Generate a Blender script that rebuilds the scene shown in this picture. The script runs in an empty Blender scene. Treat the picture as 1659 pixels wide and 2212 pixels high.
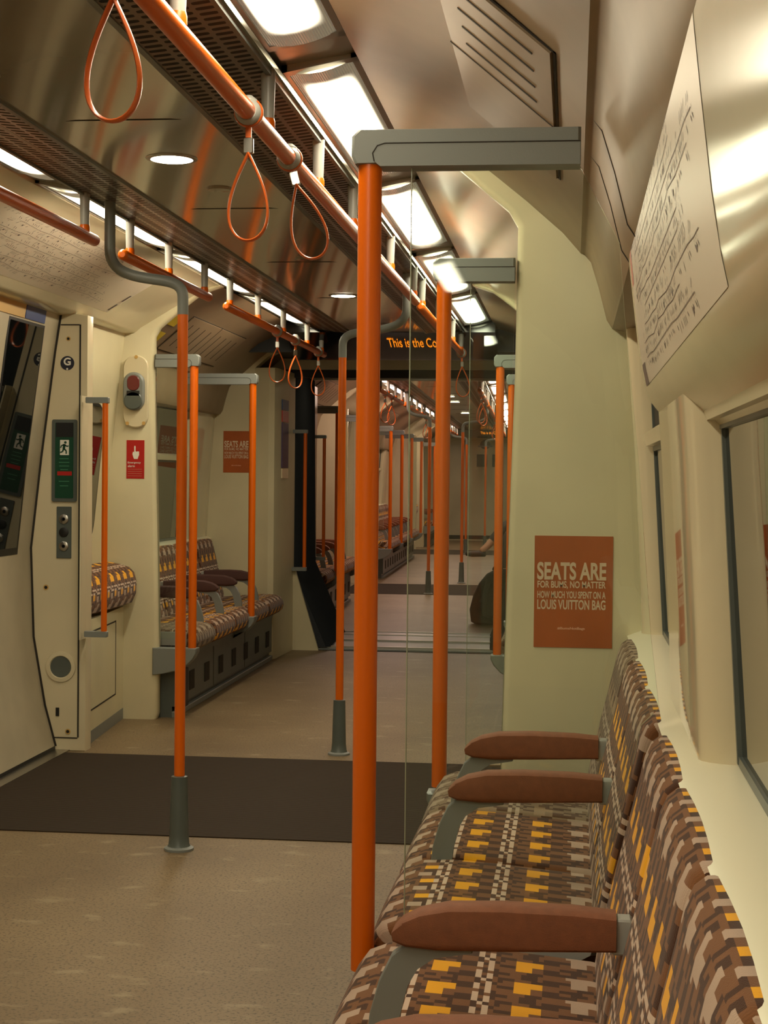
import bpy, math, random
from mathutils import Matrix, Vector
random.seed(7)
SC = bpy.context.scene; COL = SC.collection
PI = math.pi
CX = -1.11
M1 = Matrix.Translation((CX, 0, 0))
M2 = Matrix.Translation((CX - .07, 12.05, 0)) @ Matrix.Rotation(math.radians(1.5), 4, 'Z') @ Matrix.Translation((0, -12.05, 0))

# ------------------------------------------------------------------ materials
def lin(c):
    c = c / 255.
    return c / 12.92 if c <= .04045 else ((c + .055) / 1.055) ** 2.4
def rgb(t): return (lin(t[0]), lin(t[1]), lin(t[2]), 1)
def nt(m):
    m.use_nodes = True
    t = m.node_tree
    return t, t.nodes, t.links, t.nodes['Principled BSDF']
def mat(name, c, rough=.5, metal=0, bump=0, bscale=200, var=0, vscale=8, coat=0, spec=.5):
    m = bpy.data.materials.new(name)
    t, N, L, b = nt(m)
    b.inputs['Base Color'].default_value = rgb(c); b.inputs['Roughness'].default_value = rough
    b.inputs['Metallic'].default_value = metal; b.inputs['Specular IOR Level'].default_value = spec
    b.inputs['Coat Weight'].default_value = coat; b.inputs['Coat Roughness'].default_value = .08
    tc = N.new('ShaderNodeTexCoord')
    if bump:
        n = N.new('ShaderNodeTexNoise'); n.inputs['Scale'].default_value = bscale; n.inputs['Detail'].default_value = 3
        bp = N.new('ShaderNodeBump'); bp.inputs['Strength'].default_value = bump; bp.inputs['Distance'].default_value = .002
        L.new(tc.outputs['Object'], n.inputs['Vector']); L.new(n.outputs['Fac'], bp.inputs['Height']); L.new(bp.outputs['Normal'], b.inputs['Normal'])
    if var:
        n = N.new('ShaderNodeTexNoise'); n.inputs['Scale'].default_value = vscale; n.inputs['Detail'].default_value = 4
        L.new(tc.outputs['Object'], n.inputs['Vector'])
        r = N.new('ShaderNodeValToRGB'); e = r.color_ramp.elements
        e[0].position = .3; e[1].position = .7
        e[0].color = rgb([max(0, x * (1 - var)) for x in c]); e[1].color = rgb([min(255, x * (1 + var)) for x in c])
        L.new(n.outputs['Fac'], r.inputs['Fac']); L.new(r.outputs['Color'], b.inputs['Base Color'])
    return m
def emis(name, c, s):
    m = bpy.data.materials.new(name); t, N, L, b = nt(m)
    b.inputs['Base Color'].default_value = rgb((20, 20, 20))
    b.inputs['Emission Color'].default_value = rgb(c); b.inputs['Emission Strength'].default_value = s
    return m
def math_(N, L, op, a, b=None, c=None):
    n = N.new('ShaderNodeMath'); n.operation = op
    for i, v in enumerate((a, b, c)):
        if v is None: continue
        if isinstance(v, (int, float)): n.inputs[i].default_value = v
        else: L.new(v, n.inputs[i])
    return n.outputs[0]

CREAM = mat('cream_laminate', (206, 197, 163), .32, var=.035, vscale=3, bump=.05, bscale=500)
CREAM2 = mat('cream_gloss_plastic', (210, 199, 168), .16, var=.03, vscale=2)
SILL = mat('pale_sill_plastic', (226, 220, 192), .35)
COVE = mat('shaded_cove_laminate', (132, 112, 86), .42, var=.03)  # wall laminate darkened: the cove's weaker light is put into its colour
LOCKM = mat('shaded_locker_laminate', (144, 124, 96), .45, var=.03)  # shade of the down-turned locker face painted into the base colour
DRED = mat('dark_red_plastic', (98, 30, 28), .35)
PILG = mat('glossy_pillar_plastic', (212, 200, 168), .06, coat=.5)
CEIL = mat('glossy_ceiling_laminate', (142, 128, 104), .13, var=.04, vscale=2, coat=.5)
GREY = mat('grey_moulded_plastic', (122, 126, 122), .42, bump=.1, bscale=400)
HEADM = mat('header_metal', (205, 198, 180), .3)
GREYD = mat('dark_grey_skirt', (84, 91, 87), .35, var=.06, vscale=6)
GREYL = mat('light_grey_metal', (160, 160, 154), .35)
ORANGE = mat('orange_powder_coat', (216, 98, 0), .3, bump=.12, bscale=700)
STRAPM = mat('orange_strap_rubber', (205, 98, 42), .3)
CHROME = mat('brushed_steel', (175, 172, 165), .28, metal=1)
CHROMEB = mat('bright_trim', (225, 222, 212), .15, metal=1)
TROUGH = mat('brushed_trough', (150, 146, 134), .3, metal=.85)
BLACK = mat('black_rubber', (18, 18, 18), .5)
GROOVE = mat('dark_groove', (38, 32, 24), .7)
BELLOW = mat('black_bellows', (34, 39, 45), .55, bump=.5, bscale=30)
SUEDE = mat('brown_armrest_vinyl', (124, 74, 46), .75, bump=.4, bscale=600, var=.05, vscale=60)
SUEDE2 = mat('armrest_vinyl_darker', (74, 44, 38), .75, bump=.4, bscale=600)  # darker variant of the armrest vinyl, used on the far benches
NAVY = mat('navy', (16, 20, 42), .4)
WHITE = mat('white_print', (225, 222, 212), .5)
RED = mat('red_print', (176, 28, 22), .4)
GREEN = mat('green_print', (14, 66, 46), .35)
GREENL = mat('pale_green_print', (70, 130, 100), .4)
POSTER = mat('orange_poster_vinyl', (168, 84, 34), .3, var=.06, vscale=6)
PRINT = mat('poster_lettering', (214, 190, 160), .5)
PRINTP = mat('pink_lettering', (236, 180, 150), .5)
INK = mat('map_ink', (70, 60, 60), .5)
INKR = mat('map_orange_ink', (190, 120, 100), .5)
GINK = mat('notice_grey_print', (112, 98, 92), .5)
PURPLE = mat('purple_print', (62, 40, 88), .45)
BLUE = mat('blue_print', (52, 70, 120), .45)
YELLOW = mat('yellow_print', (215, 190, 40), .45)
TAN = mat('tan_print', (196, 158, 92), .45)
MAPW = mat('map_white_card', (214, 202, 182), .38)
VOID = mat('dark_outside', (8, 9, 11), .6)
SKIN = mat('skin', (196, 150, 122), .5)
JEANS = mat('grey_trousers', (64, 60, 60), .8, bump=.4, bscale=500)
COAT = mat('dark_coat', (34, 34, 40), .8, bump=.4, bscale=300)
HAIR = mat('brown_hair', (52, 36, 26), .6)
SHOE = mat('dark_shoe', (38, 26, 24), .5)
SOCK = mat('pink_sock', (196, 160, 148), .8)
NYLON = mat('dark_nylon', (18, 20, 30), .85, bump=.4, bscale=250)
DOORM = mat('door_leaf_paint', (176, 166, 142), .38, var=.03)
RUBBER_MATN = None
AMBER = emis('amber_led', (255, 130, 20), 1.4)
DOWN = emis('downlight_lens', (255, 240, 205), 22)

def fluor(col=(255, 242, 210)):
    m = bpy.data.materials.new('fluorescent_diffuser'); t, N, L, b = nt(m)
    uv = N.new('ShaderNodeUVMap'); s = N.new('ShaderNodeSeparateXYZ'); L.new(uv.outputs[0], s.inputs[0])
    # u across 0..1, v along 0..1 : the tubes behind the ribbed lens sit towards the middle
    ax = math_(N, L, 'ABSOLUTE', math_(N, L, 'SUBTRACT', s.outputs[0], .5))
    ay = math_(N, L, 'ABSOLUTE', math_(N, L, 'SUBTRACT', s.outputs[1], .5))
    def sm(v, a, c):
        mr = N.new('ShaderNodeMapRange'); mr.interpolation_type = 'SMOOTHSTEP'
        L.new(v, mr.inputs[0]); mr.inputs[1].default_value = a; mr.inputs[2].default_value = c
        mr.inputs[3].default_value = 1; mr.inputs[4].default_value = 0
        return mr.outputs[0]
    f = math_(N, L, 'MULTIPLY', sm(ax, .14, .44), sm(ay, .30, .44))
    st = math_(N, L, 'ADD', math_(N, L, 'MULTIPLY', f, LAMP), .12)
    b.inputs['Base Color'].default_value = rgb((150, 146, 130)); b.inputs['Roughness'].default_value = .25; b.inputs['Metallic'].default_value = .6
    b.inputs['Emission Color'].default_value = rgb(col); L.new(st, b.inputs['Emission Strength'])
    w = N.new('ShaderNodeTexWave'); w.inputs['Scale'].default_value = 60; w.bands_direction = 'X'
    tc = N.new('ShaderNodeTexCoord'); L.new(tc.outputs['Object'], w.inputs['Vector'])
    bp = N.new('ShaderNodeBump'); bp.inputs['Strength'].default_value = .3; bp.inputs['Distance'].default_value = .002
    L.new(w.outputs['Fac'], bp.inputs['Height']); L.new(bp.outputs['Normal'], b.inputs['Normal'])
    return m
LAMP = 34.
LAMPM = fluor()
LAMP = 26.
LAMPF = fluor((255, 218, 196))

def glassm(name, col=(250, 255, 252), rough=0.0):
    m = bpy.data.materials.new(name); t, N, L, b = nt(m)
    out = N['Material Output']
    tr = N.new('ShaderNodeBsdfTransparent'); tr.inputs[0].default_value = rgb(col)
    gl = N.new('ShaderNodeBsdfGlossy'); gl.inputs['Roughness'].default_value = rough
    fr = N.new('ShaderNodeFresnel'); fr.inputs[0].default_value = 1.45
    mx = N.new('ShaderNodeMixShader')
    L.new(fr.outputs[0], mx.inputs[0]); L.new(tr.outputs[0], mx.inputs[1]); L.new(gl.outputs[0], mx.inputs[2]); L.new(mx.outputs[0], out.inputs[0])
    N.remove(b)
    return m
GLASS = glassm('clear_screen_glass')
PANE = mat('dark_window_pane', (10, 12, 12), .015, spec=.9); 
PANE.node_tree.nodes['Principled BSDF'].inputs['IOR'].default_value = 1.9
PANED = mat('door_pane_glass', (12, 14, 14), .03, spec=.5)
EDGE = mat('glass_edge', (160, 164, 140), .2)

def fabric(name, C):
    m = bpy.data.materials.new(name); t, N, L, b = nt(m)
    def row(i):
        S = ['1w 1b 1w 1b ', '1w 1B 1w 1b ', '1B 1b 1w 1B ', '1B 1w 1B 1b ', '1w 1B 1w 1b ', '1w 1b 1w 1B ', '1w 1B 1b 1B ', '1b 1B 1w 1B '][i]
        Y = ['3b 3Y 2b ', '3B 3Y 2b ', '3b 5Y ', '1B 2b 5Y ', '3B 3b 2B ', '4b 3B 1b ', '2B 2b 3B 1b ', '5b 3B '][i]
        G = ['3B 3b 2B ', '2b 3B 3b ', '4B 2b 2B ', '3b 3B 2b ', '2b 3G 3b ', '2B 3G 3b ', '2b 5G 1b ', '1b 6G 1B '][i]
        K = ['1b 3Y ', '1b 3Y ', '1B 3b ', '1B 3b ', '3G 1B ', '3G 1B ', '1b 3B ', '1b 3B '][i]
        Z = ['3B ', '3B ', '3b ', '3b ', '3B ', '3B ', '3b ', '3b '][i]
        j = (i + 3) % 8
        Y2_ = ['1b 3Y 2b ', '1B 3Y 2b ', '1b 5Y ', '1b 5Y ', '3B 2b 1B ', '3b 3B ', '2B 3b 1B ', '4b 2B '][j]
        return (S + Y + Z + G + K + S + Y2_ + Z).strip()
    runs = [row(i) for i in range(8)]
    rows = [''.join(x[1] * int(x[0]) for x in r.split()) for r in runs]
    nc = len(rows[0]); nr = len(rows)
    uv = N.new('ShaderNodeUVMap'); s = N.new('ShaderNodeSeparateXYZ'); L.new(uv.outputs[0], s.inputs[0])
    P = math_(N, L, 'FRACT', math_(N, L, 'DIVIDE', s.outputs[0], .115))
    Q = math_(N, L, 'FRACT', math_(N, L, 'DIVIDE', s.outputs[1], .0088 * nc))
    cur = None
    for i, r in enumerate(rows):
        cr = N.new('ShaderNodeValToRGB'); cr.color_ramp.interpolation = 'CONSTANT'
        e = cr.color_ramp.elements
        e[0].position = 0; e[0].color = rgb(C[r[0]]); last = r[0]
        e.remove(e[1])
        for j in range(1, nc):
            if r[j] != last:
                x = e.new(j / nc); x.color = rgb(C[r[j]]); last = r[j]
        L.new(Q, cr.inputs[0])
        if cur is None: cur = cr.outputs[0]
        else:
            g = math_(N, L, 'GREATER_THAN', P, i / nr)
            mx = N.new('ShaderNodeMix'); mx.data_type = 'RGBA'
            L.new(g, mx.inputs[0]); L.new(cur, mx.inputs[6]); L.new(cr.outputs[0], mx.inputs[7]); cur = mx.outputs[2]
    # fine thread lines
    th = math_(N, L, 'SINE', math_(N, L, 'MULTIPLY', s.outputs[0], 1500))
    k = math_(N, L, 'MULTIPLY_ADD', th, .07, .95)
    mx = N.new('ShaderNodeMix'); mx.data_type = 'RGBA'; mx.blend_type = 'MULTIPLY'; mx.inputs[0].default_value = 1
    cb = N.new('ShaderNodeCombineXYZ'); L.new(k, cb.inputs[0]); L.new(k, cb.inputs[1]); L.new(k, cb.inputs[2])
    L.new(cur, mx.inputs[6]); L.new(cb.outputs[0], mx.inputs[7]); L.new(mx.outputs[2], b.inputs['Base Color'])
    b.inputs['Roughness'].default_value = .9; b.inputs['Specular IOR Level'].default_value = .2
    b.inputs['Sheen Weight'].default_value = .15
    n = N.new('ShaderNodeTexNoise'); n.inputs['Scale'].default_value = 500
    bp = N.new('ShaderNodeBump'); bp.inputs['Strength'].default_value = .4; bp.inputs['Distance'].default_value = .002
    L.new(uv.outputs[0], n.inputs[0]); L.new(n.outputs[0], bp.inputs['Height']); L.new(bp.outputs[0], b.inputs['Normal'])
    return m
FABRIC = fabric('checked_moquette', {'B': (70, 39, 20), 'b': (122, 79, 46), 'Y': (242, 172, 18), 'G': (184, 158, 138), 'w': (208, 182, 160)})
FABRIC2 = fabric('priority_grey_moquette', {'B': (84, 58, 36), 'b': (132, 112, 88), 'Y': (150, 128, 102), 'G': (164, 146, 124), 'w': (172, 154, 132)})

def floorm():
    m = bpy.data.materials.new('speckled_lino'); t, N, L, b = nt(m)
    tc = N.new('ShaderNodeTexCoord')
    def noise(sc, det, st=None):
        n = N.new('ShaderNodeTexNoise'); n.inputs['Scale'].default_value = sc; n.inputs['Detail'].default_value = det
        if st:
            mp = N.new('ShaderNodeMapping'); mp.inputs['Scale'].default_value = st
            L.new(tc.outputs['Object'], mp.inputs[0]); L.new(mp.outputs[0], n.inputs[0])
        else: L.new(tc.outputs['Object'], n.inputs[0])
        return n.outputs[0]
    def ramp(f, stops):
        r = N.new('ShaderNodeValToRGB'); e = r.color_ramp.elements
        while len(e) < len(stops): e.new(.5)
        for x, (p, c) in zip(e, stops): x.position = p; x.color = rgb(c) if not isinstance(c, float) else (c, c, c, 1)
        L.new(f, r.inputs[0]); return r.outputs[0]
    base = ramp(noise(1.6, 5), [(.3, (110, 91, 64)), (.7, (132, 112, 82))])
    sp = ramp(noise(120, 2), [(.37, .9), (.45, 0.)])
    mx = N.new('ShaderNodeMix'); mx.data_type = 'RGBA'; L.new(sp, mx.inputs[0]); L.new(base, mx.inputs[6]); mx.inputs[7].default_value = rgb((78, 62, 42))
    sc = ramp(noise(7, 8, (1, 1.7, 1)), [(.60, 0.), (.70, .55)])
    mx2 = N.new('ShaderNodeMix'); mx2.data_type = 'RGBA'; L.new(sc, mx2.inputs[0]); L.new(mx.outputs[2], mx2.inputs[6]); mx2.inputs[7].default_value = rgb((158, 142, 112))
    L.new(mx2.outputs[2], b.inputs['Base Color'])
    b.inputs['Roughness'].default_value = .48; b.inputs['Specular IOR Level'].default_value = .4
    return m
FLOOR = floorm()

def ribm():
    m = bpy.data.materials.new('ribbed_entrance_mat'); t, N, L, b = nt(m)
    tc = N.new('ShaderNodeTexCoord'); s = N.new('ShaderNodeSeparateXYZ'); L.new(tc.outputs['Object'], s.inputs[0])
    f = math_(N, L, 'SINE', math_(N, L, 'MULTIPLY', s.outputs[1], 2 * PI / .016))
    r = N.new('ShaderNodeValToRGB'); r.color_ramp.elements[0].color = rgb((34, 27, 20)); r.color_ramp.elements[1].color = rgb((66, 54, 42))
    L.new(math_(N, L, 'MULTIPLY_ADD', f, .5, .5), r.inputs[0]); L.new(r.outputs[0], b.inputs['Base Color'])
    bp = N.new('ShaderNodeBump'); bp.inputs['Strength'].default_value = .5; bp.inputs['Distance'].default_value = .003
    L.new(f, bp.inputs['Height']); L.new(bp.outputs[0], b.inputs['Normal']); b.inputs['Roughness'].default_value = .8; b.inputs['Specular IOR Level'].default_value = .15
    return m
RIB = ribm()

def slotm():
    m = bpy.data.materials.new('slotted_grille'); t, N, L, b = nt(m)
    uv = N.new('ShaderNodeUVMap'); s = N.new('ShaderNodeSeparateXYZ'); L.new(uv.outputs[0], s.inputs[0])
    # u = metres across the strip (four columns of slots), v = metres along the car
    px = .046
    cu = math_(N, L, 'DIVIDE', s.outputs[0], px)
    col = math_(N, L, 'FLOOR', cu)
    off = math_(N, L, 'MULTIPLY', math_(N, L, 'MODULO', col, 2), .5)
    cv = math_(N, L, 'FRACT', math_(N, L, 'ADD', math_(N, L, 'DIVIDE', s.outputs[1], .036), off))
    fx = math_(N, L, 'ABSOLUTE', math_(N, L, 'SUBTRACT', math_(N, L, 'FRACT', cu), .5))
    fy = math_(N, L, 'ABSOLUTE', math_(N, L, 'SUBTRACT', cv, .5))
    d = math_(N, L, 'ADD', math_(N, L, 'POWER', math_(N, L, 'DIVIDE', fx, .40), 4), math_(N, L, 'POWER', math_(N, L, 'DIVIDE', fy, .27), 4))
    k = math_(N, L, 'LESS_THAN', d, 1)
    mx = N.new('ShaderNodeMix'); mx.data_type = 'RGBA'; L.new(k, mx.inputs[0])
    mx.inputs[6].default_value = rgb((100, 94, 82)); mx.inputs[7].default_value = rgb((24, 20, 16)); L.new(mx.outputs[2], b.inputs['Base Color'])
    L.new(math_(N, L, 'MULTIPLY_ADD', k, .55, .3), b.inputs['Roughness'])
    return m
SLOT = slotm()

# ------------------------------------------------------------------ mesh building (car frame: x across from the centre line, y along, z up)
class MB:
    def __init__(s): s.v = []; s.f = []; s.uv = []; s.sm = []
    def add(s, vs, fs, uvs=None, smooth=False):
        o = len(s.v); s.v += [tuple(p) for p in vs]
        for i, f in enumerate(fs):
            s.f.append([o + k for k in f]); s.sm.append(smooth)
            s.uv.append([uvs[k] for k in f] if uvs else None)
        return s
    def box(s, a, b, ch=0):
        x0, x1 = sorted((a[0], b[0])); y0, y1 = sorted((a[1], b[1])); z0, z1 = sorted((a[2], b[2]))
        if ch: return s.prism_y([(x0 + ch, z0), (x1 - ch, z0), (x1, z0 + ch), (x1, z1 - ch), (x1 - ch, z1), (x0 + ch, z1), (x0, z1 - ch), (x0, z0 + ch)], y0, y1, inset=ch)
        vs = [(x, y, z) for x in (x0, x1) for y in (y0, y1) for z in (z0, z1)]
        return s.add(vs, [(0, 1, 3, 2), (4, 6, 7, 5), (0, 4, 5, 1), (2, 3, 7, 6), (0, 2, 6, 4), (1, 5, 7, 3)])
    def loft(s, secs, caps=True, closed=True, uvs=None, smooth=True):
        n = len(secs[0]); vs = [p for q in secs for p in q]; fs = []
        for i in range(len(secs) - 1):
            for j in range(n if closed else n - 1):
                k = (j + 1) % n
                fs.append((i * n + j, i * n + k, (i + 1) * n + k, (i + 1) * n + j))
        s.add(vs, fs, uvs, smooth)
        if caps:
            o = len(s.v) - len(vs)
            for base in (0, (len(secs) - 1) * n):
                s.f.append([o + base + j for j in range(n)]); s.sm.append(False)
                s.uv.append([uvs[base + j] for j in range(n)] if uvs else None)
        return s
    def prism_y(s, prof, y0, y1, inset=0, smooth=False):
        if inset:
            cx = sum(p[0] for p in prof) / len(prof); cz = sum(p[1] for p in prof) / len(prof)
            def sh(p): 
                d = Vector((p[0] - cx, p[1] - cz)); l = d.length or 1; d = d * (max(0, l - inset) / l)
                return (cx + d.x, cz + d.y)
            P = [(y0, [sh(p) for p in prof]), (y0 + inset * .9, prof), (y1 - inset * .9, prof), (y1, [sh(p) for p in prof])]
        else: P = [(y0, prof), (y1, prof)]
        return s.loft([[(p[0], y, p[1]) for p in q] for y, q in P], smooth=smooth)
    def prism_z(s, prof, z0, z1, smooth=False):
        return s.loft([[(p[0], p[1], z) for p in prof] for z in (z0, z1)], smooth=smooth)
    def prism_x(s, prof, x0, x1, smooth=False):
        return s.loft([[(x, p[0], p[1]) for p in prof] for x in (x0, x1)], smooth=smooth)
    def tube(s, path, r, n=16, flat=1.0, caps=True):
        path = [Vector(p) for p in path]; secs = []
        rs = r if isinstance(r, (list, tuple)) else [r] * len(path)
        t0 = (path[1] - path[0]).normalized()
        ref = Vector((0, 1, 0)) if abs(t0.y) < .9 else Vector((1, 0, 0))
        nrm = (ref - t0 * ref.dot(t0)).normalized()
        for i, p in enumerate(path):
            a = path[max(0, i - 1)]; b = path[min(len(path) - 1, i + 1)]
            t = (b - a).normalized(); nrm = (nrm - t * nrm.dot(t)).normalized(); bn = t.cross(nrm)
            secs.append([p + nrm * (math.cos(2 * PI * k / n) * rs[i]) + bn * (math.sin(2 * PI * k / n) * rs[i] * flat) for k in range(n)])
        return s.loft(secs, caps=caps)
    def lathe(s, c, prof, n=24, axis='z'):
        secs = []
        for r, h in prof:
            r = max(r, 1e-4); q = []
            for k in range(n):
                a = 2 * PI * k / n; x, y = math.cos(a) * r, math.sin(a) * r
                q.append({'z': (c[0] + x, c[1] + y, c[2] + h), 'y': (c[0] + x, c[1] + h, c[2] + y), 'x': (c[0] + h, c[1] + x, c[2] + y)}[axis])
            secs.append(q)
        return s.loft(secs)
    def map(s, fn):
        s.v = [tuple(fn(p)) for p in s.v]; return s
ROOTS = {}
def link(o, label=None, cat=None, group=None, kind=None):
    if label: o['label'] = label
    if cat: o['category'] = cat
    if group: o['group'] = group
    if kind: o['kind'] = kind
    return o
def build(name, mb, m, parent=None, M=M1, loc=None, label=None, cat=None, group=None, kind=None):
    """mb in car frame. Top-level (parent None) gets origin at loc; children are stored relative to their parent."""
    me = bpy.data.meshes.new(name)
    pl = Vector(ROOTS[parent.name]) if parent else Vector(loc or (0, 0, 0))
    me.from_pydata([tuple(Vector(p) - pl) for p in mb.v], [], mb.f)
    me.validate(); 
    if any(u for u in mb.uv) and len(me.polygons) == len(mb.f):
        ul = me.uv_layers.new(name='UVMap')
        for pi, p in enumerate(me.polygons):
            if mb.uv[pi]:
                for li, c in zip(p.loop_indices, mb.uv[pi]): ul.data[li].uv = c
    if len(me.polygons) == len(mb.f): me.polygons.foreach_set('use_smooth', mb.sm)
    import bmesh
    bm = bmesh.new(); bm.from_mesh(me); bmesh.ops.recalc_face_normals(bm, faces=bm.faces); bm.to_mesh(me); bm.free()
    try: me.set_sharp_from_angle(angle=math.radians(38))
    except Exception: pass
    me.materials.append(m)
    o = bpy.data.objects.new(name, me); COL.objects.link(o)
    if parent: o.parent = parent
    else: o.matrix_world = M @ Matrix.Translation(pl)
    ROOTS[o.name] = tuple(pl)
    return link(o, label, cat, group, kind)
def thing(name, loc, label, cat, group=None, M=M1, kind=None):
    o = bpy.data.objects.new(name, None); COL.objects.link(o); o.empty_display_size = .05
    o.matrix_world = M @ Matrix.Translation(loc); ROOTS[o.name] = tuple(loc)
    return link(o, label, cat, group, kind)
def struct(name, mb, m, M=M1, label=None): return build(name, mb, m, None, M, kind='structure', label=label)

def text_mb(s, fit_w, fit_h, fn, bold=0.0, depth=.0006):
    """mesh of the string scaled to fit_w x fit_h centred on 0, mapped by fn(a,b,d)."""
    cu = bpy.data.curves.new('t', 'FONT'); cu.body = s; cu.align_x = 'CENTER'; cu.offset = bold; cu.extrude = 0
    o = bpy.data.objects.new('t', cu); COL.objects.link(o)
    dg = bpy.context.evaluated_depsgraph_get(); me = o.evaluated_get(dg).to_mesh()
    vs = [v.co.copy() for v in me.vertices]; fs = [list(p.vertices) for p in me.polygons]
    o.evaluated_get(dg).to_mesh_clear(); bpy.data.objects.remove(o); bpy.data.curves.remove(cu)
    x0 = min(v.x for v in vs); x1 = max(v.x for v in vs); y0 = min(v.y for v in vs); y1 = max(v.y for v in vs)
    out = [((v.x - (x0 + x1) / 2) / (x1 - x0) * fit_w, (v.y - (y0 + y1) / 2) / (y1 - y0) * fit_h) for v in vs]
    mb = MB(); mb.add([fn(a, b, depth) for a, b in out], fs)
    return mb
def rrect(cx, cy, w, h, r, n=5):
    pts = []
    for (sx, sy, a0) in ((1, 1, 0), (-1, 1, 90), (-1, -1, 180), (1, -1, 270)):
        for k in range(n + 1):
            a = math.radians(a0 + 90 * k / n)
            pts.append((cx + sx * (w / 2 - r) + r * math.cos(a), cy + sy * (h / 2 - r) + r * math.sin(a)))
    return pts
def face_y(prof, y, d):  # plate in an x-z plane at y, thickness d toward -y
    return MB().prism_y(prof, y - d, y)
def fnY(x, z, y):  # text mapping on a plane facing -y
    return lambda a, b, d: (x + a, y - d, z + b)

# ------------------------------------------------------------------ cross-section of the car (u = distance from centre line)
COVEP = [(1.125, 1.825), (1.077, 1.88), (.98, 1.965), (.875, 2.05), (.75, 2.11), (.625, 2.15)]
def extr(pts, s, y0, y1, off, uvm=False):
    """thick strip following pts, thickness toward off=(du,dz)"""
    mb = MB(); n = len(pts)
    a = [(s * p[0], p[1]) for p in pts]; b = [(s * (p[0] + off[0]), p[1] + off[1]) for p in pts]
    prof = a + b[::-1]
    acc = [0]
    for i in range(1, n): acc.append(acc[-1] + math.dist(pts[i], pts[i - 1]))
    u = acc + acc[::-1]
    vs = []; uv = []
    for y in (y0, y1):
        for p, q in zip(prof, u): vs.append((p[0], y, p[1])); uv.append((q, y))
    k = 2 * n
    fs = [(i, (i + 1) % k, k + (i + 1) % k, k + i) for i in range(k)]
    mb.add(vs, fs, uv if uvm else None, False)
    mb.add(vs[:k], [tuple(range(k))], uv[:k] if uvm else None); mb.add(vs[k:], [tuple(range(k))], uv[k:] if uvm else None)
    return mb
SIDE = {1: 'right', -1: 'left'}
NW = [0]
def bench_wall(M, s, y0, y1, panes, pillars, tag, openh=None):
    """window-height wall with panes; pane list (ya, yb)"""
    w = MB()
    w.add(*_b(s, 1.29, 1.42, y0, y1, 0, .80))
    struct('wall_' + tag, w, CREAM, M)
    sl = MB().prism_y([(s * 1.262, .797), (s * 1.30, .812), (s * 1.36, .812), (s * 1.42, .80), (s * 1.42, .775), (s * 1.27, .775)], y0, y1)
    struct('trim_sill', sl, SILL, M)
    pf = [(s * 1.298, .812), (s * 1.275, 1.25), (s * 1.245, 1.62), (s * 1.42, 1.62), (s * 1.42, .812)]
    for (a, b) in pillars:
        # pillar with rounded reveals
        mb = MB(); r = .06; secs = []
        for z, ui in ((.812, 1.298), (1.0, 1.290), (1.25, 1.276), (1.45, 1.26), (1.64, 1.245)):
            q = []
            uo = 1.42
            q.append((s * uo, a, z))
            for k in range(6):
                t = PI / 2 * k / 5; q.append((s * (ui + .07 - .07 * math.sin(t)), a + .045 - .045 * math.cos(t) , z))
            for k in range(6):
                t = PI / 2 * k / 5; q.append((s * (ui + .07 - .07 * math.cos(t)), b - .045 + .045 * math.sin(t), z))
            q.append((s * uo, b, z)); secs.append(q)
        mb.loft(secs)
        struct('trim_pillar', mb, PILG, M)
    for (a, b) in panes:
        NW[0] += 1
        fr = thing('window_%d' % NW[0], (s * 1.36, (a + b) / 2, .82), 'dark window pane with grey rubber seal above the bench', None, None, M, 'structure')
        def pp(u0, z0, u1, z1, a, b): return MB().prism_y([(s * u0, z0), (s * u1, z1), (s * (u1 + .012), z1), (s * (u0 + .012), z0)], a, b)
        build('pane', pp(1.356, .815, 1.324, 1.30, a, b), PANE, fr)
        build('pane', pp(1.322, 1.345, 1.306, 1.61, a, b), VOID if (a, b) == openh else PANE, fr)
        g = MB()
        for yy in (a, b - .022): g.prism_y([(s * 1.349, .815), (s * 1.300, 1.61), (s * 1.34, 1.61), (s * 1.364, .815)], yy, yy + .022)
        for (u0, z0) in ((1.350, .813), (1.318, 1.292)): g.box((s * u0, a, z0), (s * (u0 + .02), b, z0 + .014))
        build('seal', g, GREYD, fr)
        build('transom', MB().prism_y([(s * 1.30, 1.305), (s * 1.29, 1.335), (s * 1.335, 1.348), (s * 1.34, 1.302)], a, b), CREAM2, fr)
def _b(s, u0, u1, y0, y1, z0, z1):
    m = MB().box((s * u0, y0, z0), (s * u1, y1, z1)); return (m.v, m.f)
def cove(M, s, y0, y1, tag):
    struct('trim_locker_' + tag, MB().prism_y([(s * p[0], p[1]) for p in ((1.40, 1.625), (1.245, 1.615), (1.212, 1.622), (1.197, 1.645), (1.175, 1.73), (1.153, 1.80), (1.135, 1.822), (1.125, 1.825), (1.40, 1.83))], y0, y1, smooth=False), LOCKM, M)
    struct('ceiling_cove_' + tag, extr(COVEP, s, y0, y1, (.03, .03)), COVE, M)

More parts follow.
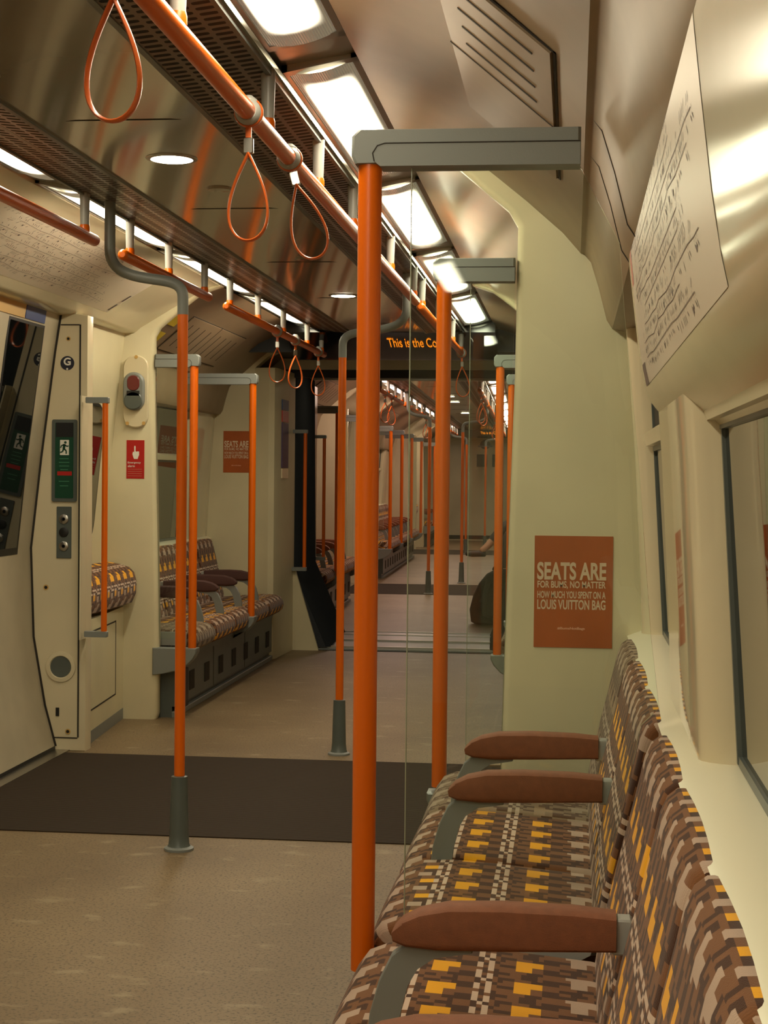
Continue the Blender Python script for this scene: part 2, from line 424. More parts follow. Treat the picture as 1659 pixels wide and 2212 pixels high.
# ceiling across
def ceiling(M, y0, y1, tag):
    c = MB().prism_y([(-.24, 2.085), (-.12, 2.092), (.12, 2.092), (.24, 2.085), (.24, 2.12), (-.24, 2.12)], y0, y1)
    struct('ceiling_' + tag, c, CEIL, M)
    for k in range(int((y1 - y0) / 1.35) + 1):
        yy = y0 + .45 + 1.35 * k
        if yy < y1 - .1: struct('trim_ceiling_joint', MB().box((-.235, yy, 2.0905), (.235, yy + .004, 2.0945)), GROOVE, M)
    for s in (1, -1):
        g = thing('ceiling_grille', (s * .335, (y0 + y1) / 2, 2.09), 'long slotted grey ceiling air grille on the %s of the ceiling, %s' % (SIDE[s], tag.replace('_', ' ')), 'grille', None, M)
        build('slotted_panel', extr([(.235, 2.082), (.327, 2.092)], s, y0, y1, (.0, .03), True), SLOT, g)
        build('slotted_panel', extr([(.340, 2.094), (.432, 2.106)], s, y0, y1, (.0, .03), True), SLOT, g)
        build('border', MB().prism_y([(s * .222, 2.079), (s * .236, 2.079), (s * .236, 2.11), (s * .222, 2.11)], y0, y1)
              .prism_y([(s * .431, 2.098), (s * .442, 2.098), (s * .442, 2.14), (s * .431, 2.14)], y0, y1)
              .prism_y([(s * .327, 2.0915), (s * .340, 2.093), (s * .340, 2.11), (s * .327, 2.11)], y0, y1), GREYD, g)
        struct('trim_light_strip', MB().prism_y([(s * .442, 2.112), (s * .452, 2.108), (s * .455, 2.118), (s * .445, 2.122)], y0, y1), CHROMEB, M)
        struct('trim_light_trough', MB().prism_y([(s * .44, 2.135), (s * .63, 2.165), (s * .63, 2.20), (s * .44, 2.19)], y0, y1), TROUGH, M)
def light(M, s, ya, yb, label, group=None):
    t = thing('ceiling_light', (s * .535, (ya + yb) / 2, 2.14), label, 'ceiling light', group, M)
    mb = MB(); P = []; UV = []
    n = 6
    for j, y in enumerate((ya + .03, yb - .03)):
        for i in range(n + 1):
            f = i / n; u = .462 + .148 * f; z = 2.126 + .03 * f - .012 * math.sin(PI * f)
            P.append((s * u, y, z)); UV.append((f, j))
    top = [(p[0], p[1], p[2] + .01) for p in P]
    k = n + 1
    mb.add(P, [(i, i + 1, k + i + 1, k + i) for i in range(n)], UV, True)
    build('diffuser', mb, LAMPM if M is M1 else LAMPF, t)
    fr = MB()
    def zz(u): return 2.126 + .03 * (u - .462) / .148
    for (u0, u1, a, b) in ((.452, .464, ya, yb), (.608, .622, ya, yb), (.452, .622, ya, ya + .035), (.452, .622, yb - .035, yb)):
        fr.prism_y([(s * u0, zz(u0) - .004), (s * u1, zz(u1) - .004), (s * u1, zz(u1) + .012), (s * u0, zz(u0) + .012)], a, b)
    build('frame', fr, TROUGH, t)
def downlight(M, y, label, group=None):
    t = thing('downlight', (0, y, 2.09), label, 'downlight', group, M)
    build('lens', MB().lathe((0, y, 2.092), [(0, -.006), (.055, -.005), (.062, -.003), (.062, .0)], 32), DOWN, t)
    build('bezel', MB().lathe((0, y, 2.092), [(.062, -.004), (.07, -.003), (.072, .0), (.062, .001), (.062, -.004)], 32), CHROME, t)
def sensor(M, y, lab):
    build('ceiling_disc', MB().lathe((0.03, y, 2.092), [(0, -.006), (.035, -.005), (.04, .0)], 24), CEIL, None, M, (0.03, y, 2.09), lab, 'cover')

# rails
def handrail(M, s, ya, yb, hangs, label, x=.433, z=1.9725, group=None):
    t = thing('handrail', (s * x, (ya + yb) / 2, z), label, 'handrail', group, M)
    build('rail', MB().tube([(s * x, ya, z), (s * x, ya + .004, z), (s * x, ya + .012, z), (s * x, yb - .012, z), (s * x, yb - .004, z), (s * x, yb, z)], [.010, .015, .019, .019, .015, .010], 18), ORANGE, t)
    for h in hangs:
        g = build('hanger', MB().lathe((s * x, h, z), [(.0135, .02), (.0145, .05), (.017, .15)], 14), GREYL, t)
        build('collar', MB().lathe((s * x, h, z), [(.0165, .012), (.0165, .026), (.0145, .034)], 14), ORANGE, t)
def strap(M, s, y, label, tilt=0, tw=0, up=0, group=None, x=.433, z=1.9725):
    t = thing('hanging_strap', (s * x, y, z), label, 'strap', group, M)
    X = s * x
    build('clamp', MB().lathe((X, y, z), [(.021, -.022), (.027, -.014), (.028, .012), (.021, .02)], 20, 'y').lathe((X, y, z + .012), [(.02, 0), (.018, .014), (.008, .022)], 14), GREYL, t)
    ca, sa = math.cos(tilt), math.sin(tilt); ct, st = math.cos(tw), math.sin(tw)
    def tr(p):
        px, py, pz = p; px, py = px * ct - py * st, px * st + py * ct
        return (X + px * ca - pz * sa, y + py + .004, z + px * sa + pz * ca)
    # band over the rail
    ring = [(.0285 * math.sin(a), 0.0, .0285 * math.cos(a)) for a in [2 * PI * k / 18 for k in range(19)]]
    rb = MB().tube(ring, .0075, 8, .4, caps=False).map(tr); build('rail_band', rb, STRAPM, t)
    build('buckle', MB().box((-.010, -.006, -.085 + up), (.010, .008, -.052 + up), .002).map(tr), CHROME, t)
    build('stem', MB().box((-.006, -.003, -.055), (.006, .003, -.024)).map(tr), STRAPM, t)
    pts = []
    for k in range(41):
        a = 2 * PI * k / 40; w = .056 * math.sin(a) * (math.sin(a / 2) ** 1.2); h = -.083 + up - .182 * (1 - math.cos(a)) / 2
        pts.append((w, 0, h))
    build('loop', MB().tube(pts, .0085, 8, .38, caps=False).map(tr), STRAPM, t)

def ceiling_pole(M, xb, sb, y, label, boot=.24):
    """pole from floor with a bent grey top swung over to the rail line on side sb"""
    t = thing('grab_pole', (xb, y, 0), label, 'pole', None, M)
    build('pole', MB().tube([(xb, y, boot - .02), (xb, y, 1.745)], .0172, 20), ORANGE, t)
    bz = [(xb, 1.735), (xb, 1.79)]
    X2 = sb * .388
    P0, P1, P2, P3 = (xb, 1.79), (xb, 1.875), (X2 + (xb - X2) * .72, 1.83), (X2 + (xb - X2) * .5, 1.852)
    def bez(a, b, c, d, n): return [tuple((1 - t) ** 3 * a[i] + 3 * (1 - t) ** 2 * t * b[i] + 3 * (1 - t) * t * t * c[i] + t ** 3 * d[i] for i in (0, 1)) for t in [k / n for k in range(1, n + 1)]]
    bz += bez((xb, 1.79), (xb, 1.845), (xb + (X2 - xb) * .22, 1.842), (xb + (X2 - xb) * .5, 1.853), 10)
    bz += bez((xb + (X2 - xb) * .5, 1.853), (xb + (X2 - xb) * .8, 1.864), (X2, 1.885), (X2, 1.95), 10) + [(X2, 2.10)]
    build('bent_top', MB().tube([(a, y, b) for a, b in bz], .0178, 18), GREY, t)
    build('boot', MB().lathe((xb, y, 0), [(.038, .012), (.034, .02), (.031, .05), (.0265, boot - .01), (.026, boot), (.018, boot + .002)], 22), GREYD, t)
    build('flange', MB().lathe((xb, y, 0), [(.048, 0), (.048, .008), (.036, .014)], 26), GREY, t)

def screen(M, s, y, u1, glass, label, base=True, foot=.36, group=None):
    """orange pole in front of the bench with grey arm back to the wall/partition, and glass"""
    t = thing('grab_pole_screen', (s * .757, y, foot), label, 'screen', group, M)
    pb = MB()
    pb.tube([(s * .757, y, foot), (s * .757, y, 1.757)], .0205, 22)
    build('pole', pb, ORANGE, t)
    a = .727; prof = [(s * (a + .006), 1.755), (s * a, 1.768), (s * a, 1.802), (s * (a + .012), 1.8138), (s * u1, 1.8138), (s * u1, 1.757), (s * (a + .05), 1.755)]
    build('top_arm', MB().prism_y(prof, y - .024, y + .024, inset=.005), GREY, t)
    pr = [(s * (a + .05), 1.750), (s * (a + .040), 1.758), (s * (a + .037), 1.772), (s * (a + .045), 1.785), (s * (a + .058), 1.789), (s * (u1 - .001), 1.789), (s * (u1 - .001), 1.750)]
    build('arm_cover', MB().prism_y(pr, y - .0275, y + .0275), GREY, t)
    for yy in (y - .0277, y + .0277):
        build('cover_seam', MB().tube([(p_[0], yy, p_[1]) for p_ in pr[1:6]], .0011, 6), GROOVE, t)
    if glass:
        gp = [(s * u, z) for u, z in glass]
        build('glass_panel', MB().prism_y(gp, y - .004, y + .004), GLASS, t)
        zb = min(z for u, z in glass)
        build('glass_edge', MB().box((s * (glass[0][0] - .0015), y - .004, zb), (s * glass[0][0], y + .004, 1.76)), EDGE, t)
    return t

# seats
CUSH = [(.835, .315), (.79, .325), (.768, .345), (.760, .372), (.764, .40), (.782, .425), (.815, .438), (.88, .441), (.97, .436), (1.06, .428), (1.15, .420), (1.20, .41), (1.20, .35), (1.0, .33)]
BACK = [(1.155, .405), (1.165, .47), (1.185, .56), (1.207, .65), (1.225, .725), (1.234, .765), (1.244, .788), (1.258, .799), (1.272, .80), (1.284, .795), (1.289, .78), (1.289, .60), (1.287, .41)]
def pad(prof, s, y0, y1, r=.028, uvo=0.):
    cx = sum(p[0] for p in prof) / len(prof); cz = sum(p[1] for p in prof) / len(prof)
    acc = [0]
    for i in range(1, len(prof)): acc.append(acc[-1] + math.dist(prof[i], prof[i - 1]))
    secs = []; uvs = []
    N = 5
    ys = []
    for k in range(N + 1):
        t = PI / 2 * k / N; ys.append((y0 + r * (1 - math.sin(t)) , r * (1 - math.cos(t))))
    ys = ys[::-1]; ys = [(y0 + r * (1 - math.cos(PI / 2 * k / N)), r * (1 - math.sin(PI / 2 * k / N)) * .6) for k in range(N + 1)]
    ys += [((y0 + y1) / 2, -.002)]
    ys += [(y1 - (a - y0), b) for a, b in ys[:N + 1][::-1]]
    n = len(prof)
    for y, ins in ys:
        q = []
        for i, p in enumerate(prof):
            a = prof[i - 1]; b = prof[(i + 1) % n]
            tx, tz = b[0] - a[0], b[1] - a[1]; l = math.hypot(tx, tz) or 1
            nx, nz = tz / l, -tx / l
            if (p[0] - cx) * nx + (p[1] - cz) * nz > 0: nx, nz = -nx, -nz
            q.append((s * (p[0] + nx * ins), y, p[1] + nz * ins)); uvs.append((y + .02 * 0, uvo + acc[i]))
        secs.append(q)
    return MB().loft(secs, uvs=uvs)
def seat(M, s, y0, y1, label, group, fab=None):
    fab = fab or FABRIC
    ym = (y0 + y1) / 2
    t = thing('cushioned_seat', (s * .98, ym, .33), label, 'seat', group, M)
    g = .004; rnd = random.random() * .118
    c = pad(CUSH, s, y0 + g, y1 - g); c.uv = [[(u + rnd, v) for u, v in f] if f else None for f in c.uv]
    build('cushion', c, fab, t)
    b = pad(BACK, s, y0 + g, y1 - g, .03, .5); b.uv = [[(u + rnd, v) for u, v in f] if f else None for f in b.uv]
    build('backrest', b, fab, t)
def armrest(M, s, y, label, group, mt=None):
    t = thing('armrest', (s * .88, y, .40), label, 'armrest', group, M)
    top = [(1.178, .566), (1.178, .618), (1.12, .623), (1.02, .625), (.945, .622), (.905, .612), (.88, .598), (.866, .58), (.868, .569), (.885, .562), (.93, .558), (1.02, .560), (1.10, .563)]
    cz = .592; secs = []
    for yy, k in ((-.027, .62), (-.026, .80), (-.021, .94), (-.010, 1), (.010, 1), (.021, .94), (.026, .80), (.027, .62)):
        q = []
        for u, z in top:
            uc = 1.03
            q.append((s * (uc + (u - uc) * (1 if u > 1.1 else .96 + .04 * k)), y + yy, cz + (z - cz) * k))
        secs.append(q)
    build('pad', MB().loft(secs), mt or SUEDE, t)
    br = [(.98, .566), (.93, .566), (.892, .568), (.866, .548), (.848, .51), (.836, .465), (.83, .41), (.872, .41), (.878, .46), (.888, .505), (.904, .532), (.928, .548), (.98, .556)]
    build('bracket', MB().prism_y([(s * a, b) for a, b in br], y - .013, y + .013, inset=.002), GREY, t)
    build('rear_mount', MB().box((s * 1.172, y - .018, .562), (s * 1.20, y + .018, .612), .003), GREYL, t)
def bench_base(M, s, y0, y1, label, grilles=True):
    t = thing('bench_plinth', (s * .95, (y0 + y1) / 2, 0), label, 'bench base', None, M)
    build('skirt', MB().prism_y([(s * .852, .055), (s * .852, .27), (s * .835, .315), (s * 1.28, .315), (s * 1.28, .0), (s * .87, .0), (s * .87, .055)], y0, y1), GREYD, t)
    build('kick_strip', MB().box((s * .845, y0, 0), (s * .872, y1, .03), .003), GREY, t)
    n = max(1, int((y1 - y0) / .36)); k = 0
    for i in range(n):
        yy = y0 + .3 + i * .36
        if yy + .15 > y1: break
        build('vent', MB().box((s * .849, yy, .10), (s * .853, yy + .11, .20)), GROOVE, t)
    for yy in [y0 + (y1 - y0) * f for f in (.33, .66)]:
        build('joint', MB().box((s * .8505, yy, .055), (s * .853, yy + .003, .27)), GROOVE, t)
PART = [(1.42, 0), (.935, 0), (.925, .03), (.925, .42), (.935, .9), (.952, 1.5), (.956, 1.90), (.93, 1.945), (.80, 2.055), (.72, 2.115), (.62, 2.15), (.62, 2.22), (1.42, 2.22)]
def partition(M, s, ya, yb, label, group=None):
    o = MB(); pr = [(s * a, b) for a, b in PART]
    r = .018
    # rounded free edge
    secs = []
    for y, ins in ((ya, .02), (ya + .006, .008), (ya + .02, 0), (yb - .02, 0), (yb - .006, .008), (yb, .02)):
        secs.append([(s * (a + (ins if a < 1.3 and 0 < b < 2.12 else (ins if a < 1.3 and b <= .03 else 0))), y, b) for a, b in PART])
    o.loft(secs, smooth=True)
    return build('partition', o, CREAM, None, M, (s * 1.1, (ya + yb) / 2, 0), label, 'partition', group)
def foot_bracket(M, s, y0, y1, label, u1=.95, z=.36):
    pr = [(.727, z), (.727, z - .02), (.742, z - .05), (.775, z - .085), (.83, z - .115), (.90, z - .13), (u1, z - .135), (u1, z)]
    return build('pole_bracket', MB().prism_y([(s * a, b) for a, b in pr], y0, y1, inset=.006), GREY, None, M, (s * .8, (y0 + y1) / 2, z - .13), label, 'bracket')

def poster(M, x0, x1, z0, z1, y, label, skew=0.):
    cx_, cz_ = (x0 + x1) / 2, (z0 + z1) / 2; w, h = x1 - x0, z1 - z0
    t = thing('poster', (cx_, y, cz_), label, 'poster', 'orange notices on the end walls' if False else None, M)
    build('sheet', MB().box((x0, y - .0012, z0), (x1, y, z1)), POSTER, t)
    def ln(s, z, hh, ww=.86, m=PRINT, bold=.02):
        mb = text_mb(s, w * ww, h * hh, fnY(cx_ - .005, z0 + h * z, y - .0012), bold); build('lettering', mb, m, t)
    ln('SEATS ARE', .685, .16, .88, bold=.03); ln('FOR BUMS, NO MATTER', .56, .072, .87, bold=.022)
    ln('HOW MUCH YOU SPENT ON A', .473, .064, .87, bold=.022); ln('LOUIS VUITTON BAG', .385, .088, .87, bold=.022)
    ln('#BumsNotBags', .17, .028, .35, PRINTP)
    return t
def sheet(name, prof, y, m, label, cat, M=M1):
    xs = [p[0] for p in prof]; zs = [p[1] for p in prof]
    return build(name, face_y(prof, y, .0015), m, None, M, (sum(xs) / len(xs), y, min(zs)), label, cat)

# ================================================================== CAR SHELL
FX = dict(c1=(-3.2, 11.42), c2=(12.68, 32.0))
def shell(M, y0, y1, tag):
    struct('floor_' + tag, MB().box((-1.42, y0, -.06), (1.42, y1, 0)), FLOOR, M)
    struct('ceiling_outer_' + tag, MB().box((-1.42, y0, 2.24), (1.42, y1, 2.3)), CREAM, M)
shell(M1, -3.2, 11.45, 'near_car'); shell(M2, 12.62, 32.1, 'far_car')
ceiling(M1, -3.2, 9.95, 'near_car'); ceiling(M2, 14.2, 30.5, 'far_car')

DOORP = [(1.137, 0.02), (1.187, .2), (1.24, .5), (1.254, .89), (1.21, 1.285), (1.15, 1.75), (1.122, 1.93)]
def door_zone(M, s, ya, yb, q, tag, detail=False):
    """door leaves between the pillars ya..yb; q=+1: bench beyond yb is at larger y"""
    NW.append(0)
    d = thing('door_%d' % len(NW), (s * 1.2, (ya + yb) / 2, 0), 'sliding door leaves, %s' % tag, None, None, M, 'structure')
    ym = (ya + yb) / 2
    for a, b in ((ya, ym - .004), (ym + .004, yb)):
        leaf = build('door_leaf', extr(DOORP, s, a, b, (.04, 0)), DOORM, d)
        wa, wb = a + .2, b - .2
        gl = [p for p in ((1.2385, .82), (1.2185, 1.18), (1.1985, 1.36), (1.1585, 1.68))]
        build('door_glass', extr([(u + .0 - .004, z) for u, z in ((1.2535, .89), (1.211, 1.285), (1.138, 1.835))], s, wa, wb, (.006, 0)), PANED, leaf)
        build('glass_seal', extr([(u - .002, z) for u, z in ((1.2535, .87), (1.211, 1.285), (1.1365, 1.85))], s, wa - .02, wb + .02, (.006, 0)), BLACK, leaf)
    build('door_edge', extr([(u - .003, z) for u, z in DOORP], s, ym - .012, ym + .012, (.02, 0)), BLACK, d)
    struct('trim_threshold', MB().box((s * 1.07, ya, -.005), (s * 1.16, yb, .006)), CHROME, M)
    struct('trim_door_gap', MB().box((s * 1.135, ya, 0), (s * 1.155, yb, .02)), BLACK, M)
def over_door(M, s, ya, yb, tag):
    pr = [(.625, 2.15), (.66, 2.148), (.70, 2.135), (1.02, 1.945), (1.04, 1.928), (1.055, 1.918), (1.16, 1.905), (1.42, 1.905), (1.42, 2.2), (.625, 2.2)]
    struct('wall_over_door_' + tag, MB().prism_y([(s * a, b) for a, b in pr], ya, yb), CREAM2, M)
def mapdraw(fn, n=5, L=1.5, H=.32, seed=1):
    """transit diagram strips; fn(a,b,d): a along, b across 0..1"""
    R = random.Random(seed); mb = MB(); sq = MB()
    def q(m, a0, b0, a1, b1, w):
        dx, dy = a1 - a0, (b1 - b0); l = math.hypot(dx, dy) or 1; nx, ny = -dy / l * w, dx / l * w
        m.add([fn(a0 + nx, b0 + ny, .001), fn(a1 + nx, b1 + ny, .001), fn(a1 - nx, b1 - ny, .001), fn(a0 - nx, b0 - ny, .001)], [(0, 1, 2, 3)])
    for i in range(n):
        b = H * (.14 + .74 * i / max(1, n - 1)) ; a = L * R.uniform(.03, .25); end = L * R.uniform(.6, .97)
        while a < end:
            st = R.uniform(.05, .12); db = R.choice((0, 0, 0, 0, .004, -.004))
            b2 = min(H * .95, max(H * .05, b + db)); q(mb, a, b, min(end, a + st), b2, .0006)
            for k in range(int(st / .018)):
                t = k * .018 / st; bb = b + (b2 - b) * t; aa = a + k * .018
                sg = R.choice((-1, 1))
                # tick and a tiny slanted line of station lettering
                q(mb, aa, bb, aa, bb + sg * .005, .0009); q(mb, aa + .001, bb + sg * .008, aa + .011, bb + sg * R.uniform(.013, .021), .0013)
            if R.random() < .35: q(sq, a + .01, b - .014, a + .02, b - .014, .0035)
            a += st; b = b2
    return mb, sq
def over_door_map(M, s, ya, yb, label):
    t = thing('route_map', (s * .87, (ya + yb) / 2, 2.03), label, 'map', None, M)
    A = Vector((.715, 2.126)); B = Vector((1.005, 1.954)); D = (B - A); Ln = D.length; D.normalize(); nn = Vector((-abs(D.y), -abs(D.x)))
    nn = Vector((D.y, -D.x)); 
    if nn.y > 0: nn = -nn
    def fn(a, b, d): # a from yb toward ya ; b from bottom to top
        p = B - D * b + nn * (.0005 + d); return (s * p.x, yb - .12 - a, p.y)
    card = MB(); LL = yb - ya - .24
    card.add([fn(-.04, .0, 0), fn(LL, .0, 0), fn(LL, Ln, 0), fn(-.04, Ln, 0), fn(-.04, 0, -.0004), fn(LL, 0, -.0004), fn(LL, Ln, -.0004), fn(-.04, Ln, -.0004)], [(0, 1, 2, 3), (4, 5, 6, 7), (0, 1, 5, 4), (1, 2, 6, 5), (2, 3, 7, 6), (3, 0, 4, 7)])
    build('card', card, MAPW, t)
    m, q = mapdraw(fn, 7, LL, Ln, 3)
    m.add(q.v, q.f); build('diagram', m, GINK, t)
    for a0, b0 in ((-.02, .015), (-.02, .09)):
        kb = MB().add([fn(a0, b0, .001), fn(a0 + .02, b0, .001), fn(a0 + .02, b0 + .05, .001), fn(a0, b0 + .05, .001)], [(0, 1, 2, 3)])
        build('legend', kb, INK, t)

# near car right: long bench section and near-left mirrored
bench_wall(M1, 1, -3.2, 4.5, [(-.6, 2.41), (3.15, 4.37)], [(2.40, 3.17), (-3.2, -.6), (4.38, 4.5)], 'right', (3.15, 4.37))
cove(M1, 1, -3.2, 4.5, 'right')
bench_wall(M1, -1, -3.2, 4.5, [(-.6, 2.41), (3.15, 4.47)], [(2.40, 3.17), (-3.2, -.6), (4.44, 4.5)], 'left')
cove(M1, -1, -3.2, 4.5, 'left')
# far sections both sides
for s in (1, -1):
    bench_wall(M1, s, 8.1, 10.85, [(8.12, 10.2)], [(10.2, 10.85)], SIDE[s] + '_far')
    cove(M1, s, 8.1, 11.42, SIDE[s] + '_far')
# joint lines on locker at the right
for yy in (2.80, 3.12):
    struct('trim_locker_joint', MB().prism_y([(s_, z_) for s_, z_ in ((1.2455, 1.613), (1.211, 1.620), (1.1955, 1.644), (1.1735, 1.73), (1.1515, 1.80), (1.134, 1.8235), (1.16, 1.8235), (1.2, 1.7), (1.24, 1.63))], yy, yy + .003), GROOVE, M1)

# glossy map panel over the near right window
def map_cove(M, s, ya, yb):
    t = thing('route_map_moulding', (s * 1.24, (ya + yb) / 2, 1.30), 'glossy cream moulded panel with a printed route map, over the nearest right window', 'map panel', None, M)
    P = [(1.206, 1.667), (1.210, 1.62), (1.218, 1.55), (1.228, 1.47), (1.236, 1.42), (1.244, 1.385), (1.254, 1.362), (1.268, 1.345), (1.285, 1.328), (1.302, 1.312), (1.318, 1.298)]
    prof = [(s * a, b) for a, b in P] + [(s * 1.345, 1.30), (s * 1.345, 1.667)]
    secs = []
    for y, k in ((ya, 1), (yb - .035, 1), (yb - .015, .93), (yb - .004, .8), (yb, .6)):
        secs.append([(s * (1.345 - (1.345 - abs(a)) * (1 if k == 1 else (.88 + .12 * k))), y, 1.667 - (1.667 - b) * (.96 + .04 * k)) for a, b in prof])
    build('moulding', MB().loft(secs), CREAM2, t)
    def fn(a, b, d):
        z = 1.388 + b
        for (p, q) in zip(P[::-1], P[::-1][1:]):
            if p[1] <= z <= q[1] + 1e-9:
                f = (z - p[1]) / (q[1] - p[1]); u = p[0] + (q[0] - p[0]) * f; break
        else: u = P[0][0]
        return (s * (u - .0006 - d * .5), yb - .10 - a, z)
    card = MB(); n = 10; LL = 1.58
    vs = [fn(a, .275 * k / n, 0) for k in range(n + 1) for a in (0, LL)]
    card.add(vs, [(2 * k, 2 * k + 1, 2 * k + 3, 2 * k + 2) for k in range(n)], None, True)
    build('map_card', card, MAPW, t)
    m, q = mapdraw(fn, 9, LL, .27, 11)
    m.add(q.v, q.f); build('diagram', m, GINK, t)
    ad = MB().add([fn(.0, .0, .001), fn(.10, .0, .001), fn(.10, .038, .001), fn(.0, .038, .001)], [(0, 1, 2, 3)])
    build('notice_block', ad, GINK, t)
    b2 = MB().add([fn(.0, .18, .001), fn(.06, .18, .001), fn(.06, .245, .001), fn(.0, .245, .001)], [(0, 1, 2, 3)])
    build('orange_notice', b2, INKR, t)
map_cove(M1, 1, -.2, 3.15)

# slotted vents on the cove
def vent(M, s, ya, yb, label, halves=(0, 1)):
    t = thing('cove_vent', (s * .98, (ya + yb) / 2, 1.96), label, 'vent', None, M)
    A = Vector((1.077, 1.88)); B = Vector((.875, 2.05)); D = B - A; nn = Vector((-.64, -.76))
    def P(f, y, d): p = A + D * f + nn * d; return (s * p.x, y, p.y)
    def plate(f0, f1, y0, y1, d0, d1):
        return MB().add([P(f, y, d) for d in (d0, d1) for f in (f0, f1) for y in (y0, y1)], [(0, 1, 3, 2), (4, 6, 7, 5), (0, 4, 5, 1), (2, 3, 7, 6), (0, 2, 6, 4), (1, 5, 7, 3)])
    build('cover', plate(.03, .99, ya + .006, yb - .006, .0, .006), COVE, t)
    g = plate(0, 1, ya, ya + .006, 0, .002); 
    for a in (plate(0, 1, yb - .006, yb, 0, .002), plate(0, .02, ya, yb, 0, .002), plate(.995, 1.01, ya, yb, 0, .002), plate(0, 1, (ya + yb) / 2 - .003, (ya + yb) / 2 + .003, .004, .0072)): g.add(a.v, a.f)
    build('shadow_gap', g, GROOVE, t)
    nsl = 4
    for h in halves:
        for k in range(nsl):
            y = ya + (yb - ya) * (.5 * h + (.09 + .105 * k))
            build('slot', plate(.18, .82, y, y + .009, .004, .0072), GROOVE, t)
vent(M1, 1, 2.60, 3.70, 'slotted glossy vent cover with dark outline in the right ceiling cove', (0,))
vent(M1, -1, 8.55, 9.95, 'cream slotted vent cover in the left ceiling cove above the far bench')

# lights
for i, (a, b) in enumerate(((-2.6, -1.2), (-1.0, .4), (.6, 2.0), (2.15, 3.5), (3.68, 5.02), (5.2, 6.6), (6.78, 8.25), (8.43, 9.9))):
    for s in (1, -1):
        where = ['farthest behind the viewer', 'just behind the viewer', 'overhead', 'nearest in view', 'second in view', 'third in view', 'fourth in view', 'farthest of the near car'][i]
        light(M1, s, a, b, 'long bright fluorescent light in the %s ceiling strip, %s' % (SIDE[s], where), None)
for i, (a, b) in enumerate(((14.3, 16.2), (16.4, 18.3), (18.5, 20.4), (20.6, 22.5), (22.7, 24.6), (24.8, 26.7), (26.9, 28.8), (29.0, 30.4))):
    for s in (1, -1): light(M2, s, a, b, 'small distant fluorescent ceiling light in the far car, %s strip' % SIDE[s], 'fluorescent lights of the far car, %s strip' % SIDE[s])
downlight(M1, 1.1, 'round ceiling downlight just overhead of the viewer'); downlight(M1, 4.50, 'large bright round downlight in the ceiling above the left pole'); downlight(M1, 7.95, 'smaller bright round downlight in front of the destination display')
sensor(M1, 4.98, 'small round blank ceiling cover beside the large downlight'); sensor(M1, 6.6, 'small round blank ceiling cover halfway between the two downlights')
DL = [(14.7, 'nearest'), (17.9, 'second'), (19.2, 'third'), (22.5, 'fourth'), (26.5, 'farthest')]
for y, w in DL: downlight(M2, y, 'tiny bright round downlight in the far car ceiling, %s from the gangway' % w)

# rails & straps
handrail(M1, 1, .6, 7.12, (1.3, 2.0, 2.78, 3.62, 4.35, 5.04, 5.6, 6.1, 7.0), 'long orange overhead handrail running along the right of the ceiling')
handrail(M1, 1, 7.32, 10.15, (7.4, 8.3, 9.3, 10.0), 'short orange overhead handrail beyond the bent pole, right side of the ceiling')
handrail(M1, -1, .6, 5.24, (1.3, 2.6, 3.9, 5.12), 'orange overhead handrail at the left edge in front of the route map')
handrail(M1, -1, 5.56, 6.93, (5.66, 6.22, 6.84), 'short orange overhead handrail just behind the bent grey pole top')
handrail(M1, -1, 7.28, 10.22, (7.36, 8.03, 8.75, 9.55, 10.1), 'farthest orange handrail of the near car on the left, carrying three straps')
strap(M1, 1, 2.38, 'nearest hanging strap loop, top left and cut by the picture edge', -.0, -.1, .03)
strap(M1, 1, 3.40, 'orange hanging strap with visible chrome buckle, second from the viewer', .0, .0)
strap(M1, 1, 3.90, 'tilted orange hanging strap, third from the viewer beside the big pole', .27, .15, .02)
strap(M1, 1, 10.05, 'small hanging strap at the right handrail end below the amber display', .05, .3)
strap(M1, -1, 8.57, 'small strap on the left handrail, nearest of the far three', .0, .1)
strap(M1, -1, 9.14, 'small strap on the left handrail, middle of the far three', .0, .6)
strap(M1, -1, 9.98, 'small strap hanging before the dark gangway opening', .0, .2)
ceiling_pole(M1, -.145, -1, 5.25, 'orange floor to ceiling pole with bent grey top, standing left on the dark mat edge')
ceiling_pole(M1, .110, 1, 7.16, 'thin orange floor to ceiling pole behind the nearest big pole')

# right bench
YB = [.83, 1.32, 1.81, 2.31, 2.775, 2.875, 3.38, 3.89, 4.41]
W = ['patterned bench seat beside the viewer at the bottom edge', 'patterned bench seat at the bottom right corner', 'nearest fully patterned bench seat at the bottom right', 'patterned bench seat between the first full armrest and the glass screen',
     'patterned bench seat just beyond the glass screen', 'second patterned bench seat beyond the glass screen', 'greyer end bench seat against the poster wall']
W = ['patterned bench seat beside the viewer, below the picture edge', 'patterned bench seat at the bottom right corner, nearest in view', 'patterned bench seat with the nearest armrest along its far side', 'patterned bench seat just in front of the near glass screen',
     'patterned bench seat just beyond the near glass screen', 'patterned bench seat between the two far armrests', 'end bench seat against the poster partition']
for i, (a_, b_) in enumerate(((0, 1), (1, 2), (2, 3), (3, 4), (5, 6), (6, 7), (7, 8))): seat(M1, 1, YB[a_], YB[b_], W[i], 'seats of the right bench', FABRIC2 if i == 6 else None)
bench_base(M1, 1, -1.5, 4.49, 'grey skirted base under the near right bench')
for y, w in ((1.81, 'nearest brown armrest, only its top at the bottom edge of the picture'), (2.31, 'large brown padded armrest on a grey bracket, in the right foreground'), (3.37, 'brown padded armrest just beyond the glass screen'), (3.89, 'farthest brown padded armrest before the poster wall')):
    armrest(M1, 1, y, w, 'armrests of the right bench')
GL = [(.83, .445), (.83, 1.76), (1.112, 1.76), (1.185, 1.62), (1.195, 1.50), (1.222, 1.25), (1.247, .95), (1.262, .83), (1.232, .80), (1.205, .66), (1.15, .445)]
